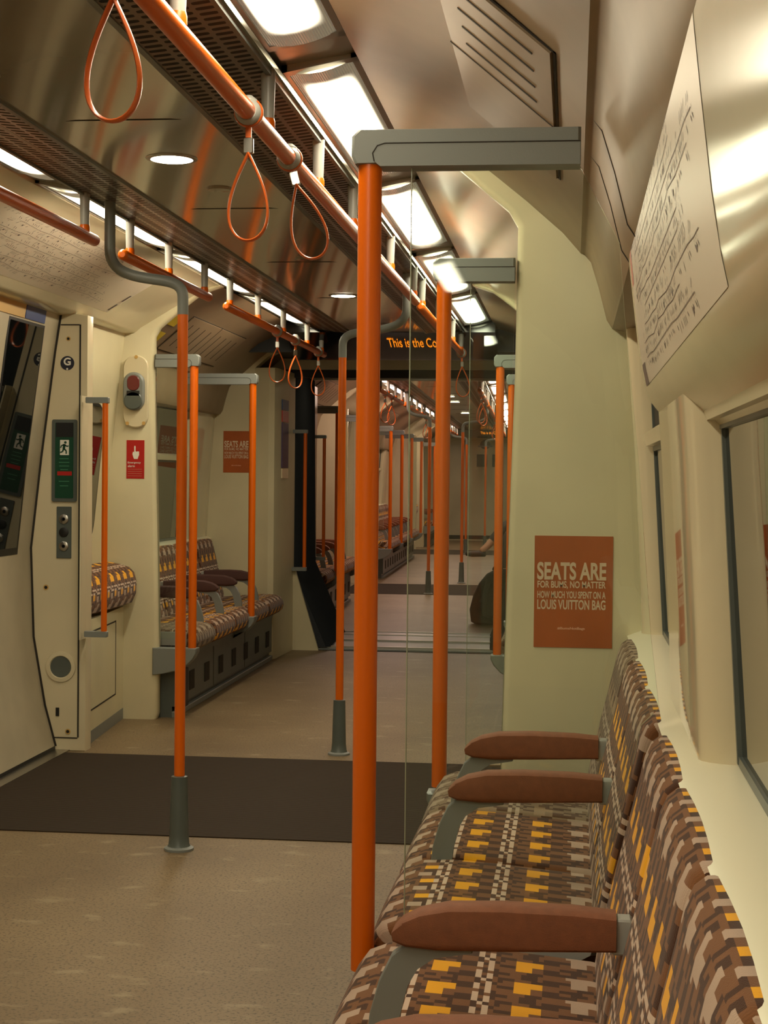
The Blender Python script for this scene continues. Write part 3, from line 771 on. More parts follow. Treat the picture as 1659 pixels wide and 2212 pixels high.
sc1 = screen(M1, 1, 2.85, 1.118, GL, 'thick orange pole with long grey top arm and clear glass screen, nearest the viewer')
ch = [(.84, .440), (1.09, .428), (1.125, .436), (1.15, .475), (1.166, .47), (1.15, .42), (1.11, .398), (.84, .40)]
build('lower_channel', MB().prism_y([(a_, b_) for a_, b_ in ch], 2.782, 2.866), GREYL, sc1)
screen(M1, 1, 4.52, .95, [(.83, .40), (.83, 1.76), (.95, 1.76), (.93, .40)], 'second orange pole with grey arm to the poster partition edge', foot=.37)
P2 = partition(M1, 1, 4.50, 4.585, 'tall cream partition carrying the orange poster, right of the aisle')
partition(M1, -1, 4.50, 4.585, 'cream partition at the left, out of the picture')
foot_bracket(M1, 1, 4.47, 4.55, 'grey bracket at the foot of the second orange pole', .93)

def at(p): return p
poster(M1, (-.0985 + 1.11), .112 + 1.11, .762, 1.064, 4.4985, 'orange SEATS ARE poster on the near right partition')

# left door zone & recess
def recess(M, s, ya, yb, tag):
    """pocket behind the door pillar: window, tip-up seat, cabinet (car y from ya to yb)"""
    q = 1 if yb > ya else -1
    lo, hi = min(ya, yb), max(ya, yb)
    struct('wall_%s' % tag, MB().prism_y([(s * a, b) for a, b in ((1.195, .5), (1.205, .9), (1.18, 1.2), (1.10, 1.93), (1.42, 1.93), (1.42, .0), (1.195, 0))], lo, hi), CREAM, M)
    cab = thing('equipment_cabinet', (s * 1.1, (lo + hi) / 2, 0), 'cream cabinet panel below the tip-up seat, %s' % tag.replace('_', ' '), 'cabinet', None, M)
    build('casing', MB().prism_z([(s * 1.03, ya), (s * 1.10, yb), (s * 1.194, yb), (s * 1.194, ya)], 0.0, .56), CREAM, cab)
    def onc(y, d=.0015): f = (y - ya) / (yb - ya); return s * (1.03 + .07 * f - d)
    def strip(y0, y1, z0, z1): return MB().add([(onc(y0), y0, z0), (onc(y1), y1, z0), (onc(y1), y1, z1), (onc(y0), y0, z1), (onc(y0, -.01), y0, z0), (onc(y1, -.01), y1, z0), (onc(y1, -.01), y1, z1), (onc(y0, -.01), y0, z1)], [(0, 1, 2, 3), (4, 5, 6, 7), (0, 1, 5, 4), (2, 3, 7, 6), (1, 2, 6, 5), (0, 3, 7, 4)])
    yA, yB = ya + (yb - ya) * .06, ya + (yb - ya) * .78
    for a in ((yA, yB, .145, .152), (yA, yB, .50, .507), (yB, yB + .008 * q, .145, .507)): build('panel_gap', strip(*a), GROOVE, cab)
    build('skirting', strip(ya, yb, 0, .055), GREY, cab)
    # window
    wz = []; ww = thing('recess_window', (s * 1.19, (lo + hi) / 2, .9), 'narrow rounded dark window above the tip-up seat, %s' % tag.replace('_', ' '), 'window', None, M)
    def uw(z, d=.0): return s * ((1.205 if z < .9 else 1.205 - (z - .9) * .0833 if z < 1.2 else 1.18 - (z - 1.2) * .1096) - d)
    for nm, g, d, m in (('seal', .015, .002, BLACK), ('pane', 0, .004, PANE)):
        pts = rrect((ya + yb) / 2 - .06 * q, 1.21, abs(yb - ya) * .68 + 2 * g, .66 + 2 * g, .12 + g, 6)
        mb = MB(); mb.add([(uw(z, d), y, z) for y, z in pts], [tuple(range(len(pts)))]); mb.add([(uw(z, -.01), y, z) for y, z in pts], [tuple(range(len(pts)))])
        build(nm, mb, m, ww)
    # tip-up seat
    st = thing('tip_up_seat', (s * 1.12, (lo + hi) / 2, .56), 'patterned tip-up perch seat folded over the cabinet, %s' % tag.replace('_', ' '), 'seat', None, M)
    pr = [(1.19, .57), (1.10, .565), (1.045, .585), (1.025, .63), (1.022, .69), (1.035, .735), (1.06, .76), (1.11, .775), (1.17, .785), (1.19, .78)]
    build('folded_cushion', pad(pr, s, lo + .06, hi - .02, .03), FABRIC, st)
def door_pillar(M, s, y, d, tag):
    """flat pillar facing the camera; y near face, d thickness (signed)"""
    y0, y1 = min(y, y + d), max(y, y + d)
    pr = [(s * a, b) for a, b in DOORP] + [(s * 1.0, 1.91), (s * 1.0, 0.02)]
    pr = [(s * 1.0, 0)] + [(s * 1.137, 0)] + pr[:-1]
    return build('door_pillar', MB().prism_y(pr, y0, y1, inset=.003), CREAM2, None, M, (s * 1.06, (y0 + y1) / 2, 0), 'flat cream door pillar beside the %s doors, %s' % (SIDE[s], tag), 'pillar')
struct('trim_entrance_mat_near', MB().box((-1.08, 5.44, 0), (1.08, 6.99, .004)), RIB, M1)
for s in (1, -1):
    door_zone(M1, s, 5.43, 7.06, 1, '%s side of the near car' % SIDE[s])
    over_door(M1, s, 4.585, 8.03, SIDE[s] + '_near')
    recess(M1, s, 7.14, 8.03, 'recess_%s_near_car' % SIDE[s])
    recess(M1, s, 5.35, 4.585, 'recess_%s_viewer_end' % SIDE[s])
    partition(M1, s, 8.03, 8.11, 'cream partition with the red alarm notice, left of the aisle' if s < 0 else 'cream partition beyond the doors on the right')
    door_pillar(M1, s, 7.055, .085, 'far side'); door_pillar(M1, s, 5.43, -.085, 'near side')
over_door_map(M1, -1, 4.7, 7.45, 'pale route map card with fine station lines above the left doors')

# G pillar fittings (left, face y = 7.055)
yF = 7.0545
def X(px): return (px - 1236) * 7.06 / 3578 + 1.11
def Z(px_y, px): return 1.22 + ((1033 + .01 * (px - 1236)) - px_y) * 7.06 / 3578
gr = thing('pillar_trim', (-1.012, yF, 0), 'dark grooves outlining the inset cover on the G pillar', 'groove', None, M1)
build('groove', MB().box((-1.036, yF - .002, .06), (-1.029, yF, 1.87)), GROOVE, gr)
build('groove', MB().box((-1.12, yF - .002, 1.866), (-1.036, yF, 1.871)), GROOVE, gr)
build('groove', MB().box((-1.14, yF - .002, .055), (-1.036, yF, .060)), GROOVE, gr)
dg = MB()
for (a, b) in zip(DOORP, DOORP[1:]):
    dg.add([(-a[0] + .0, yF - .002, a[1]), (-b[0] + .0, yF - .002, b[1]), (-b[0] + .01, yF - .002, b[1]), (-a[0] + .01, yF - .002, a[1])], [(0, 1, 2, 3)])
build('groove', dg, GROOVE, gr)
def disc(x, z, r, y, th=.002, n=28): return MB().lathe((x, y - th, z), [(0, 0), (r, 0), (r, th)], n, 'y')
g = thing('letter_sign', (X(121), yF, Z(778, 121) - .03), 'round navy sticker with a white letter G near the pillar top', 'sign', None, M1)
build('disc', disc(X(121), Z(778, 121), .031, yF), NAVY, g)
build('letter', text_mb('G', .032, .034, fnY(X(121), Z(776, 121) + .003, yF - .002), .03), WHITE, g)
build('small_dot', disc(X(121), Z(791, 121), .0045, yF - .0022, .0005), WHITE, g)
for nm, px, py, r in (('upper', 123, 724, .010), ('middle', 75, 1276, .012), ('lower', 127, 1597, .012)):
    sc = thing('pillar_lock', (X(px), yF, Z(py, px)), 'small round brass-coloured lock on the G pillar, %s one' % nm, 'lock', None, M1)
    build('rim', disc(X(px), Z(py, px), r, yF), TAN, sc); build('socket', disc(X(px), Z(py, px), r * .6, yF - .002, .0008), BLACK, sc)
# exit sign box
ex = thing('exit_sign', (X(116), yF, Z(1085, 116)), 'tall green emergency exit sign in a dark frame on the pillar', 'sign', None, M1)
x0, x1, z1, z0 = X(88), X(145), Z(903, 116), Z(1085, 116)
build('frame', face_y(rrect((x0 + x1) / 2, (z0 + z1) / 2, x1 - x0, z1 - z0, .008), yF, .008), GREYD, ex)
build('face', face_y(rrect((x0 + x1) / 2, (z0 + z1) / 2, x1 - x0 - .03, z1 - z0 - .03, .004), yF - .008, .001), GREEN, ex)
build('dark_band', MB().box((X(97), yF - .0096, Z(942, 116)), (X(137), yF - .009, Z(910, 116))), VOID, ex)  # plain dark band across the top of the sign face
bx, bz = X(117), Z(965, 117)
build('pictogram_panel', MB().box((bx - .020, yF - .0098, bz - .033), (bx + .020, yF - .009, bz + .033)), WHITE, ex)
man = MB()
def limb(a, b, w=.004):
    a = Vector(a); b = Vector(b); d = (b - a).normalized(); n = Vector((-d.y, d.x)) * w
    man.add([(bx + p.x, yF - .0102, bz + p.y) for p in (a + n, b + n, b - n, a - n)], [(0, 1, 2, 3)])
man.add([(bx + .004 + .006 * math.cos(k), yF - .0102, bz + .022 + .006 * math.sin(k)) for k in [i * PI / 6 for i in range(12)]], [tuple(range(12))])
for a, b, w in (((0, .015), (-.003, -.006), .006), ((0, .013), (-.014, .008), .0028), ((-.014, .008), (-.017, -.002), .0028), ((.002, .012), (.012, .004), .0028), ((.012, .004), (.018, .008), .0028), ((-.003, -.005), (.008, -.014), .0035), ((.008, -.014), (.008, -.028), .003), ((-.004, -.005), (-.008, -.018), .0035), ((-.008, -.018), (-.019, -.022), .003)): limb(a, b, w)
build('running_figure', man, GREEN, ex)
for k, (py, w) in enumerate(((990, .026), (998, .03), (1006, .028), (1014, .022), (1040, .030), (1050, .024))):
    build('notice_line', MB().box((bx - w / 1.2, yF - .0098, Z(py, 117) - .0016), (bx + w / 1.4, yF - .009, Z(py, 117) + .0016)), GREENL, ex)
build('red_bar', MB().box((X(101), yF - .0098, Z(1027, 117)), (X(134), yF - .009, Z(1018, 117))), RED, ex)
# door button panel
bp = thing('door_button_panel', (X(116), yF, Z(1211, 116)), 'dark panel of three round door buttons below the exit sign', 'button panel', None, M1)
build('plate', MB().box((X(99), yF - .005, Z(1211, 116)), (X(133), yF, Z(1096, 116)), .002), GREYD, bp)
for py, m in ((1124, CHROME), (1153, BLACK), (1184, CHROME)):
    b_ = build('button', MB().lathe((X(116), yF - .005, Z(py, 116)), [(.021, 0), (.021, -.004), (.017, -.006), (0, -.006)], 24, 'y'), m, bp)
    if m is CHROME: build('button_symbol', MB().lathe((X(116), yF - .0115, Z(py, 116)), [(.008, .0), (.008, -.0006), (.005, -.0006), (.005, 0), (.008, 0)], 16, 'y'), BLACK, b_)
sp = thing('round_grille', (X(110), yF, Z(1453, 110)), 'round dark speaker grille with a cream ring, low on the G pillar', 'grille', None, M1)
build('ring', MB().lathe((X(110), yF, Z(1453, 110)), [(.068, 0), (.066, -.006), (.05, -.008), (.047, -.004), (.046, 0)], 36, 'y'), CREAM2, sp)
build('mesh_disc', disc(X(110), Z(1453, 110), .047, yF, .003, 32), GREYD, sp)
build('pillar_slot', MB().box((X(99), yF - .002, Z(1563, 102)), (X(107), yF - .0003, Z(1544, 102))), BLACK, None, M1, (X(103), yF, Z(1563, 102)), 'small black upright slot near the foot of the G pillar', 'slot')
# grab bar beside the pillar
def grab_bar(M, x, y, z0, z1, dx, label, r=.013, m=ORANGE):
    t = thing('grab_bar', (x, y, z0), label, 'grab bar', None, M)
    build('bar', MB().tube([(x, y, z0), (x, y, z1)], r, 16), m, t)
    for z in (z0 - .014, z1 - .002): build('bracket', MB().box((x + dx, y - .014, z), (x - math.copysign(.016, dx), y + .016, z + .026), .003), GREY, t)
gx = (207 - 1236) * 6.98 / 3578 + 1.11
grab_bar(M1, gx, 6.98, Z(1375, 205) - .0, Z(868, 208), -.085, 'short vertical orange grab bar beside the G pillar')
struct('trim_pillar_return', MB().box((-1.003, 6.965, Z(1388, 170)), (-.997, 7.05, Z(852, 170))), CREAM2, M1)

# partition fittings (left, y=8.03)
yP = 8.0295
def XP(px): return (px - 1236) * yP / 3578 + 1.11
def ZP(py, px): return 1.22 + ((1033 + .01 * (px - 1236)) - py) * yP / 3578
al = thing('emergency_alarm', (XP(278), yP, ZP(922, 278)), 'grey emergency alarm handle on an oval cream backplate, on the left partition', 'alarm', None, M1)
cz = (ZP(762, 278) + ZP(922, 278)) / 2
build('backplate', MB().prism_y(rrect(XP(278), cz, .125, ZP(762, 278) - ZP(922, 278), .058, 8), yP - .022, yP, inset=.006), CREAM2, al)
for px, py in ((279, 766), (260, 912), (297, 912)): build('screw', disc(XP(px), ZP(py, px), .009, yP - .022, .002, 16), TAN, al)
hz0, hz1 = ZP(884, 276), ZP(800, 276)
hs = build('handle_housing', MB().prism_y(rrect(XP(276), (hz0 + hz1) / 2, .108, hz1 - hz0, .053, 8), yP - .05, yP - .02, inset=.01), GREY, al)
build('lower_flap', MB().prism_y(rrect(XP(276), hz0 + .048, .092, .088, .043, 8), yP - .056, yP - .045, inset=.004), GREYD, hs)
build('red_handle', MB().prism_y(rrect(XP(276), ZP(824, 276), .062, .075, .028, 8), yP - .054, yP - .045, inset=.003), DRED, hs)
build('handle_slot', MB().box((XP(262), yP - .056, ZP(852, 276)), (XP(290), yP - .05, ZP(841, 276))), BLACK, hs)
an = thing('alarm_notice', (XP(276), yP, ZP(1034, 276)), 'small red notice with a white pointing hand below the alarm', 'notice', None, M1)
build('sheet', MB().box((XP(256), yP - .0012, ZP(1034, 276)), (XP(296.5), yP, ZP(949, 276))), RED, an)
hc = (XP(277), ZP(978, 276)); h = MB()
h.add([(hc[0] + a * .001, yP - .0016, hc[1] + b * .001) for a, b in ((-14, 8), (-17, -4), (-12, -20), (-9, -28), (10, -28), (13, -18), (17, -8), (17, 8), (11, 10), (5, 8), (-1, 10), (-1, 34), (-4, 38), (-8, 34), (-8, 6))], [tuple(range(15))])
build('pointing_hand', h, WHITE, an)
for k, (t_, py, w) in enumerate((('Emergency', 999, .066), ('alarm', 1006, .036))): build('lettering', text_mb(t_, w, .012, fnY(XP(259) + w / 2, ZP(py, 276), yP - .0012), .01), WHITE, an)
for py in (1013, 1018, 1023, 1028): build('notice_line', MB().box((XP(259), yP - .0016, ZP(py, 276) - .001), (XP(291), yP - .0012, ZP(py, 276) + .001)), INKR, an)
# left screens
G2 = [(.835, .40), (.835, 1.76), (.95, 1.76), (.93, .40)]
screen(M1, -1, 8.06, .95, G2, 'orange pole with grey arm and glass strip at the left alarm partition', foot=.345)
screen(M1, -1, 9.58, 1.22, None, 'orange pole with long grey arm in front of the far left bench', foot=.38)
screen(M1, 1, 8.06, .95, G2, 'distant orange pole partly hidden by the poster partition, right side', foot=.345)
screen(M1, 1, 9.58, 1.22, None, 'second distant orange pole behind the right partition edge', foot=.38)
for s in (1, -1):
    foot_bracket(M1, s, 8.02, 8.10, 'grey bracket at the foot of the pole by the %s partition' % ('alarm' if s < 0 else 'hidden right'), .95, .358)
    foot_bracket(M1, s, 9.53, 9.63, 'grey bracket under the pole before the far %s bench' % SIDE[s], .86, .39)
    yb = [8.13 + .52 * k for k in range(6)]
    wl = ['nearest the alarm partition', 'second from the alarm partition', 'in front of the pole with the long arm', 'just beyond the pole with the long arm', 'farthest, against the end wall']
    for k in range(5): seat(M1, s, yb[k], yb[k + 1], 'patterned seat of the far %s bench, %s' % (SIDE[s], wl[k]), 'seats of the far %s bench' % SIDE[s], FABRIC2 if k == 0 else None)
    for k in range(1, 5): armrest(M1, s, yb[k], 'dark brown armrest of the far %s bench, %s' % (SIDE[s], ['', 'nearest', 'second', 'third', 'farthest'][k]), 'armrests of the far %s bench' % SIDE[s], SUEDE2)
    bench_base(M1, s, 8.11, 10.78, 'grey skirted base with square vents under the far %s bench' % SIDE[s])
    # dark opening under first seat
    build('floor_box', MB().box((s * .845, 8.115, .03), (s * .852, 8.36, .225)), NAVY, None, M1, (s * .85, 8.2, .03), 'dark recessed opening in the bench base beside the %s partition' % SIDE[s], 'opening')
for k, (x0_, x1_, z0_, z1_) in enumerate(((-.935, -.90, .365, .425), )):
    build('bench_end_panel', MB().box((-.94, 8.115, .36), (-.80, 8.125, .43), .003), GREYL, None, M1, (-.87, 8.12, .36), 'pale grey end panel of the far left bench by the partition', 'panel')

# end wall with gangway
def end_wall(M, y0, y1, tag, near):
    """y0 is the face turned to this car's interior"""
    lo, hi = min(y0, y1), max(y0, y1)
    q = 1 if y1 > y0 else -1
    for s in (1, -1):
        struct('wall_end_%s_%s' % (tag, SIDE[s]), MB().prism_y([(s * a, b) for a, b in ((1.42, 0), (.98, 0), (.98, 1.93), (.90, 2.0), (.70, 2.10), (.70, 2.24), (1.42, 2.24))], min(y0, y0 + .1 * q), max(y0, y0 + .1 * q)), CREAM, M)
        # angled return toward the gangway opening
        mb = MB()
        r = .045
        pr = [(.98, y0 + .02 * q), (.925, y0 + .0 * q), (.885, y0 - .01 * q), (.850, y0 + .01 * q), (.838, y0 + .05 * q), (.818, y1), (.98, y1)]
        mb.prism_z([(s * a, b) for a, b in pr], 0, 1.93)
        build('end_pillar', mb, CREAM, None, M, (s * .9, (y0 + y1) / 2, 0), 'rounded cream pillar beside the %s gangway on the %s' % (tag, SIDE[s]), 'pillar')
        # wedge
        mb = MB().prism_y([(s * .87, 0), (s * .635, 0), (s * .80, .55), (s * .87, .57)], y1 - .03 * (1 if y1 > y0 else -1), y1 + .0)
        build('gangway_wedge', mb, CREAM, None, M, (s * .75, y1, 0), 'cream triangular foot panel at the %s gangway, %s' % (tag, SIDE[s]), 'panel')
end_wall(M1, 10.80, 11.44, 'near', True)
# second copy of the opening on the far car side
end_wall(M2, 13.30, 12.66, 'far', False)
hd = thing('gangway_header', (0, 11.40, 1.93), 'brushed steel header beam across the top of the near gangway opening', 'beam', None, M1)
build('beam', MB().box((-.98, 11.36, 1.955), (.98, 11.44, 2.03), .006), HEADM, hd)
build('black_lip', MB().box((-.98, 11.40, 1.90), (.98, 11.46, 1.955)), BLACK, hd)
hd2 = thing('gangway_header', (0, 12.7, 1.93), 'steel header beam of the far car beyond the bellows', 'beam', None, M2)
build('beam', MB().box((-.98, 12.62, 1.955), (.98, 12.7, 2.03), .006), HEADM, hd2)
# display
def display(M, y, txt, label, q=1):
    t = thing('destination_display', (0, y, 1.95), label, 'display', None, M)
    build('housing', MB().prism_x([(y - .42 * q, 2.09), (y, 1.965), (y + .06 * q, 1.955), (y + .06 * q, 2.22), (y - .42 * q, 2.22)], -.64, .64), mat('display_gloss_black', (10, 10, 11), .12), t)
    yb_, zb_ = y - .13 * q, 2.0
    def fn(a, b, d):
        zc = 2.042 + b * .29; yc = y - .42 * q * (zc - 1.965) / .125
        return (a * q, yc - .002 * q, zc - .003)
    mb = text_mb(txt, .34, .15, lambda a, b, d: fn(a + .145, b, d), .0)
    build('led_text', mb, AMBER, t)
    return t
display(M1, 10.38, 'This is the Com', 'black overhead display with amber lettering before the gangway')
for s in (1, -1): struct('trim_black_bulkhead', MB().box((s * .60, 10.35, 2.0), (s * .98, 10.42, 2.2)), BLACK, M1)
struct('ceiling_vestibule', MB().box((-1.0, 10.42, 2.035), (1.0, 11.44, 2.08)), GREYD, M1)
# end-wall poster (left, facing camera)
poster(M1, -1.19, -1.005, 1.235, 1.51, 10.7985, 'smaller orange SEATS ARE poster on the far left end wall')
# strip poster on the pillar
yq = 10.9
sp_ = thing('strip_notice', (-.844, 11.1, 1.25), 'narrow blue, red and purple notice on the end pillar by the gangway', 'notice', None, M1)
for m, za, zb in ((BLUE, 1.66, 1.73), (RED, 1.58, 1.655), (PURPLE, 1.27, 1.575), (CREAM2, 1.20, 1.265)):
    build('printed_band', MB().box((-.8325, 10.98, za), (-.8255, 11.22, zb)), m, sp_)
for z in (1.74, 1.1, .42): build('wall_screw', MB().lathe((-.858, 10.83, z), [(0, .0), (.008, .002), (.008, .012)], 12, 'y').map(lambda p: p), BLACK, None, M1, (-.858, 10.83, z), 'tiny black screw on the end pillar, %s' % ('upper' if z > 1.5 else 'middle' if z > 1 else 'lower'), 'screw')
grab_bar(M1, -.735, 11.38, .57, 1.515, -.09, 'vertical orange grab bar at the left of the gangway opening')
grab_bar(M2, -.735, 12.9, .57, 1.515, -.09, 'dull orange grab bar on the far car side of the bellows')

# gangway bellows
gw = thing('gangway_bellows', (0, 12.05, 0), 'dark corrugated bellows walls of the gangway between the cars', 'bellows', None, M1)
def bprof(k): # lower taper
    w = .845 - k
    return [(w, 1.95), (w - .02, .56), (w - .255, .02)]
n = 14
for s in (1, -1):
    secs = []
    for i in range(n * 2 + 1):
        y = 11.46 + (12.64 - 11.46) * i / (n * 2); k = .035 if i % 2 else 0; sh = -.055 * (i / (n * 2))
        p = bprof(k); q = [(s * a + sh, y, b) for a, b in p] + [(s * .93 + sh, y, .02), (s * .93 + sh, y, 1.95)]
        secs.append(q)
    build('side_bellows', MB().loft(secs, smooth=False), BELLOW, gw)
secs = []
for i in range(n * 2 + 1):
    y = 11.46 + 1.18 * i / (n * 2); k = .03 if i % 2 else 0; sh = -.055 * (i / (n * 2))
    secs.append([(-.9 + sh, y, 2.2), (.9 + sh, y, 2.2), (.9 + sh, y, 1.99 + k), (-.9 + sh, y, 1.99 + k)])
build('roof_bellows', MB().loft(secs, smooth=False), BELLOW, gw)
fp = thing('gangway_floor_plates', (0, 12.05, 0), 'overlapping grey floor plates of the gangway with steel edge strips', 'floor plate', None, M1)
build('plate', MB().box((-.80, 11.45, -.02), (.72, 12.05, .012)), GREY, fp)
build('plate', MB().box((-.82, 12.02, -.02), (.70, 12.68, .02)), GREYD, fp)
for y in (11.50, 12.0, 12.4, 12.64): build('edge_strip', MB().box((-.78, y, .012), (.70, y + .022, .026), .002), CHROME, fp)
build('gap', MB().box((-.8, 11.43, -.01), (.8, 11.455, .003)), BLACK, fp)
build('downlight', MB().lathe((-.03, 12.0, 1.985), [(0, -.004), (.07, -.003), (.075, .0)], 24), DOWN, None, M1, (-.03, 12.0, 1.98), 'bright round light in the gangway roof', 'downlight')

# ================================================================== FAR CAR
Y2 = lambda y: 24.1 - y      # mirror of the near car
for s in (1, -1):
    bench_wall(M2, s, 13.3, 16.0, [(13.95, 15.95)], [(13.3, 13.95)], SIDE[s] + '_far_car_end')
    cove(M2, s, 12.7, 16.0, SIDE[s] + '_far_car_end')
    bench_wall(M2, s, 19.6, 25.1, [(19.7, 21.6), (22.3, 24.3)], [(21.6, 22.3), (24.3, 25.1)], SIDE[s] + '_far_car_mid')
    cove(M2, s, 19.6, 25.1, SIDE[s] + '_far_car_mid')
    bench_wall(M2, s, 28.7, 32.0, [(28.8, 31.4)], [(31.4, 32.0)], SIDE[s] + '_far_car_back')
    cove(M2, s, 28.7, 32.0, SIDE[s] + '_far_car_back')
    for (a, b, tg) in ((17.05, 18.67, 'a'), (26.0, 27.6, 'b')):
        w = 'far car, doors %s' % ('near the gangway' if tg == 'a' else 'farthest off')
        door_zone(M2, s, a, b, 1, '%s side, %s' % (SIDE[s], w))
        door_pillar(M2, s, a, -.085, w + ', first'); door_pillar(M2, s, b, .085, w + ', second')
        over_door(M2, s, a - .95, b + .95, SIDE[s] + '_far_' + tg)
        recess(M2, s, a - .085, a - .97, 'recess_%s_far_car_%s_front' % (SIDE[s], tg)); recess(M2, s, b + .085, b + .95, 'recess_%s_far_car_%s_back' % (SIDE[s], tg))
    for y, w in ((16.0, 'first'), (19.42, 'second'), (25.05, 'third'), (28.6, 'fourth')):
        partition(M2, s, y, y + .08, 'narrow cream partition in the far car on the %s, %s from the gangway' % (SIDE[s], w))
    for (ys, n_, w) in ((13.35, 5, 'first'), (19.65, 10, 'long middle'), (28.75, 5, 'last')):
        bench_base(M2, s, ys, ys + n_ * .52 + (.06 if n_ == 5 else .15), 'grey base under the %s %s bench of the far car' % (w, SIDE[s]))
        for k in range(n_):
            seat(M2, s, ys + .02 + .52 * k, ys + .02 + .52 * (k + 1), 'distant patterned seat of the %s bench on the %s of the far car, number %d counted from the gangway' % (w, SIDE[s], k + 1) if False else 'distant patterned seat of the %s %s bench in the far car' % (w, SIDE[s]), 'seats of the %s %s bench in the far car' % (w, SIDE[s]))
        for k in range(1, n_): armrest(M2, s, ys + .02 + .52 * k, 'distant brown armrest of the %s %s bench in the far car' % (w, SIDE[s]), 'armrests of the %s %s bench in the far car' % (w, SIDE[s]))
    for y, u, w, G in ((14.0, 1.22, 'first', None), (16.04, .95, 'second', G2), (19.45, .95, 'third', G2), (21.2, 1.13, 'fourth', None), (23.0, 1.13, 'fifth', None), (25.08, .95, 'sixth', G2), (28.62, .95, 'seventh', G2)):
        screen(M2, s, y, u, G, 'slim orange pole with grey arm, %s far car, %s from gangway' % (SIDE[s], w), foot=.36)
        foot_bracket(M2, s, y - .05, y + .05, 'grey pole foot bracket, %s of far car, %s from gangway' % (SIDE[s], w), .86 if u > 1 else .93, .365)
    for ya, yb_, w in ((14.3, 17.0, 'first'), (17.3, 20.2, 'second'), (20.5, 24.2, 'third'), (24.5, 27.2, 'fourth'), (27.5, 30.3, 'last')):
        handrail(M2, s, ya, yb_, [ya + .1 + (yb_ - ya - .2) * k / 3 for k in range(4)], 'distant orange overhead handrail on the %s of the far car, %s stretch' % (SIDE[s], w))
    vent(M2, s, 20.3, 22.2, 'distant slotted vent in the %s cove of the far car' % SIDE[s]); vent(M2, s, 14.0, 15.6, 'slotted cove vent on the %s just beyond the gangway' % SIDE[s])
    for y in (14.9, 15.6, 20.9, 21.5): strap(M2, s, y, 'tiny distant hanging strap on the %s handrail of the far car' % SIDE[s], 0, .5, 0, 'distant straps on the %s of the far car' % SIDE[s])
struct('trim_entrance_mat_far', MB().box((-1.08, 17.06, 0), (1.08, 18.66, .004)), RIB, M2)
struct('trim_entrance_mat_farthest', MB().box((-1.08, 26.0, 0), (1.08, 27.6, .004)), RIB, M2)
ceiling_pole(M2, -.16, -1, 17.15, 'distant orange pole on the floor of the far car, left one near its mat')
ceiling_pole(M2, .11, 1, 19.0, 'distant orange pole in the far car standing beyond its dark mat')
ceiling_pole(M2, -.11, -1, 26.1, 'farthest orange floor pole, small and thin')
ceiling_pole(M2, .15, 1, 27.7, 'farthest orange floor pole on the right, small and thin')
struct('wall_far_end', MB().box((-1.42, 31.9, 0), (1.42, 32.0, 2.24)), CREAM, M2)
struct('trim_far_end_skirting', MB().box((-1.0, 31.885, .03), (1.0, 31.9, .10)), GROOVE, M2)
display(M2, 30.9, 'This is the Com', 'tiny distant amber display at the end of the far car')
for x, w in ((-.03, 'left'), (.27, 'right')):
    t = thing('end_wall_sign', (x, 31.9, 1.5), 'small distant green sign on the far end wall, %s of the pair' % w, 'sign', None, M2)
    build('sheet', MB().box((x - .10, 31.892, 1.42), (x + .10, 31.8995, 1.66)), GREEN, t)
t = thing('end_wall_emblem', (0.03, 31.9, 1.85), 'pale grey oval emblem with a crossbar on the far end wall', 'emblem', None, M2)
build('oval', MB().prism_y([(.03 + .10 * math.cos(k * PI / 12), 1.85 + .09 * math.sin(k * PI / 12)) for k in range(24)], 31.893, 31.8995), GREY, t)
build('bar', MB().box((-.11, 31.889, 1.80), (.17, 31.893, 1.83)), GREYL, t)
# unseen end wall added behind the viewer to bounce light
struct('wall_back_bounce', MB().box((-1.42, -3.3, 0), (1.42, -3.2, 2.24)), CREAM, M1)
# small yellow stickers in left cove, blue/yellow door stickers
def cove_sticker(ya, yb_, f0, f1, m, label):
    A = Vector((1.077, 1.88)); B = Vector((.875, 2.05)); D = B - A
    P = lambda f, y, d: (-(A.x + D.x * f - .64 * d), y, A.y + D.y * f - .76 * d)
    build('sticker', MB().add([P(f, y, d) for d in (.0008, .002) for f in (f0, f1) for y in (ya, yb_)], [(0, 1, 3, 2), (4, 6, 7, 5), (0, 4, 5, 1), (2, 3, 7, 6), (0, 2, 6, 4), (1, 5, 7, 3)]), m, None, M1, P(f0, ya, .001), label, 'sticker')
cove_sticker(8.16, 8.42, .05, .42, YELLOW, 'lower yellow sticker in the left cove behind the partition')
cove_sticker(8.16, 8.42, .62, .95, YELLOW, 'upper yellow sticker in the left cove behind the bent pole top')
def door_sticker(y0, y1, z0, z1, m, label):
    f = lambda z: -(1.15 + (1.122 - 1.15) * (z - 1.75) / .18) + .004 if z > 1.75 else -(1.21 + (1.15 - 1.21) * (z - 1.285) / .465) + .004
    mb = MB().add([(f(z), y, z) for z in (z0, z1) for y in (y0, y1)] + [(f(z) - .003, y, z) for z in (z0, z1) for y in (y0, y1)], [(0, 1, 3, 2), (4, 6, 7, 5), (0, 4, 5, 1), (2, 3, 7, 6), (0, 2, 6, 4), (1, 5, 7, 3)])
    build('sticker', mb, m, None, M1, (-1.16, (y0 + y1) / 2, z0), label, 'sticker')
door_sticker(6.28, 6.60, 1.855, 1.92, TAN, 'tan sticker at the top of the left door'); door_sticker(6.61, 6.86, 1.855, 1.92, BLUE, 'blue-grey sticker at the top of the left door beside the tan one')

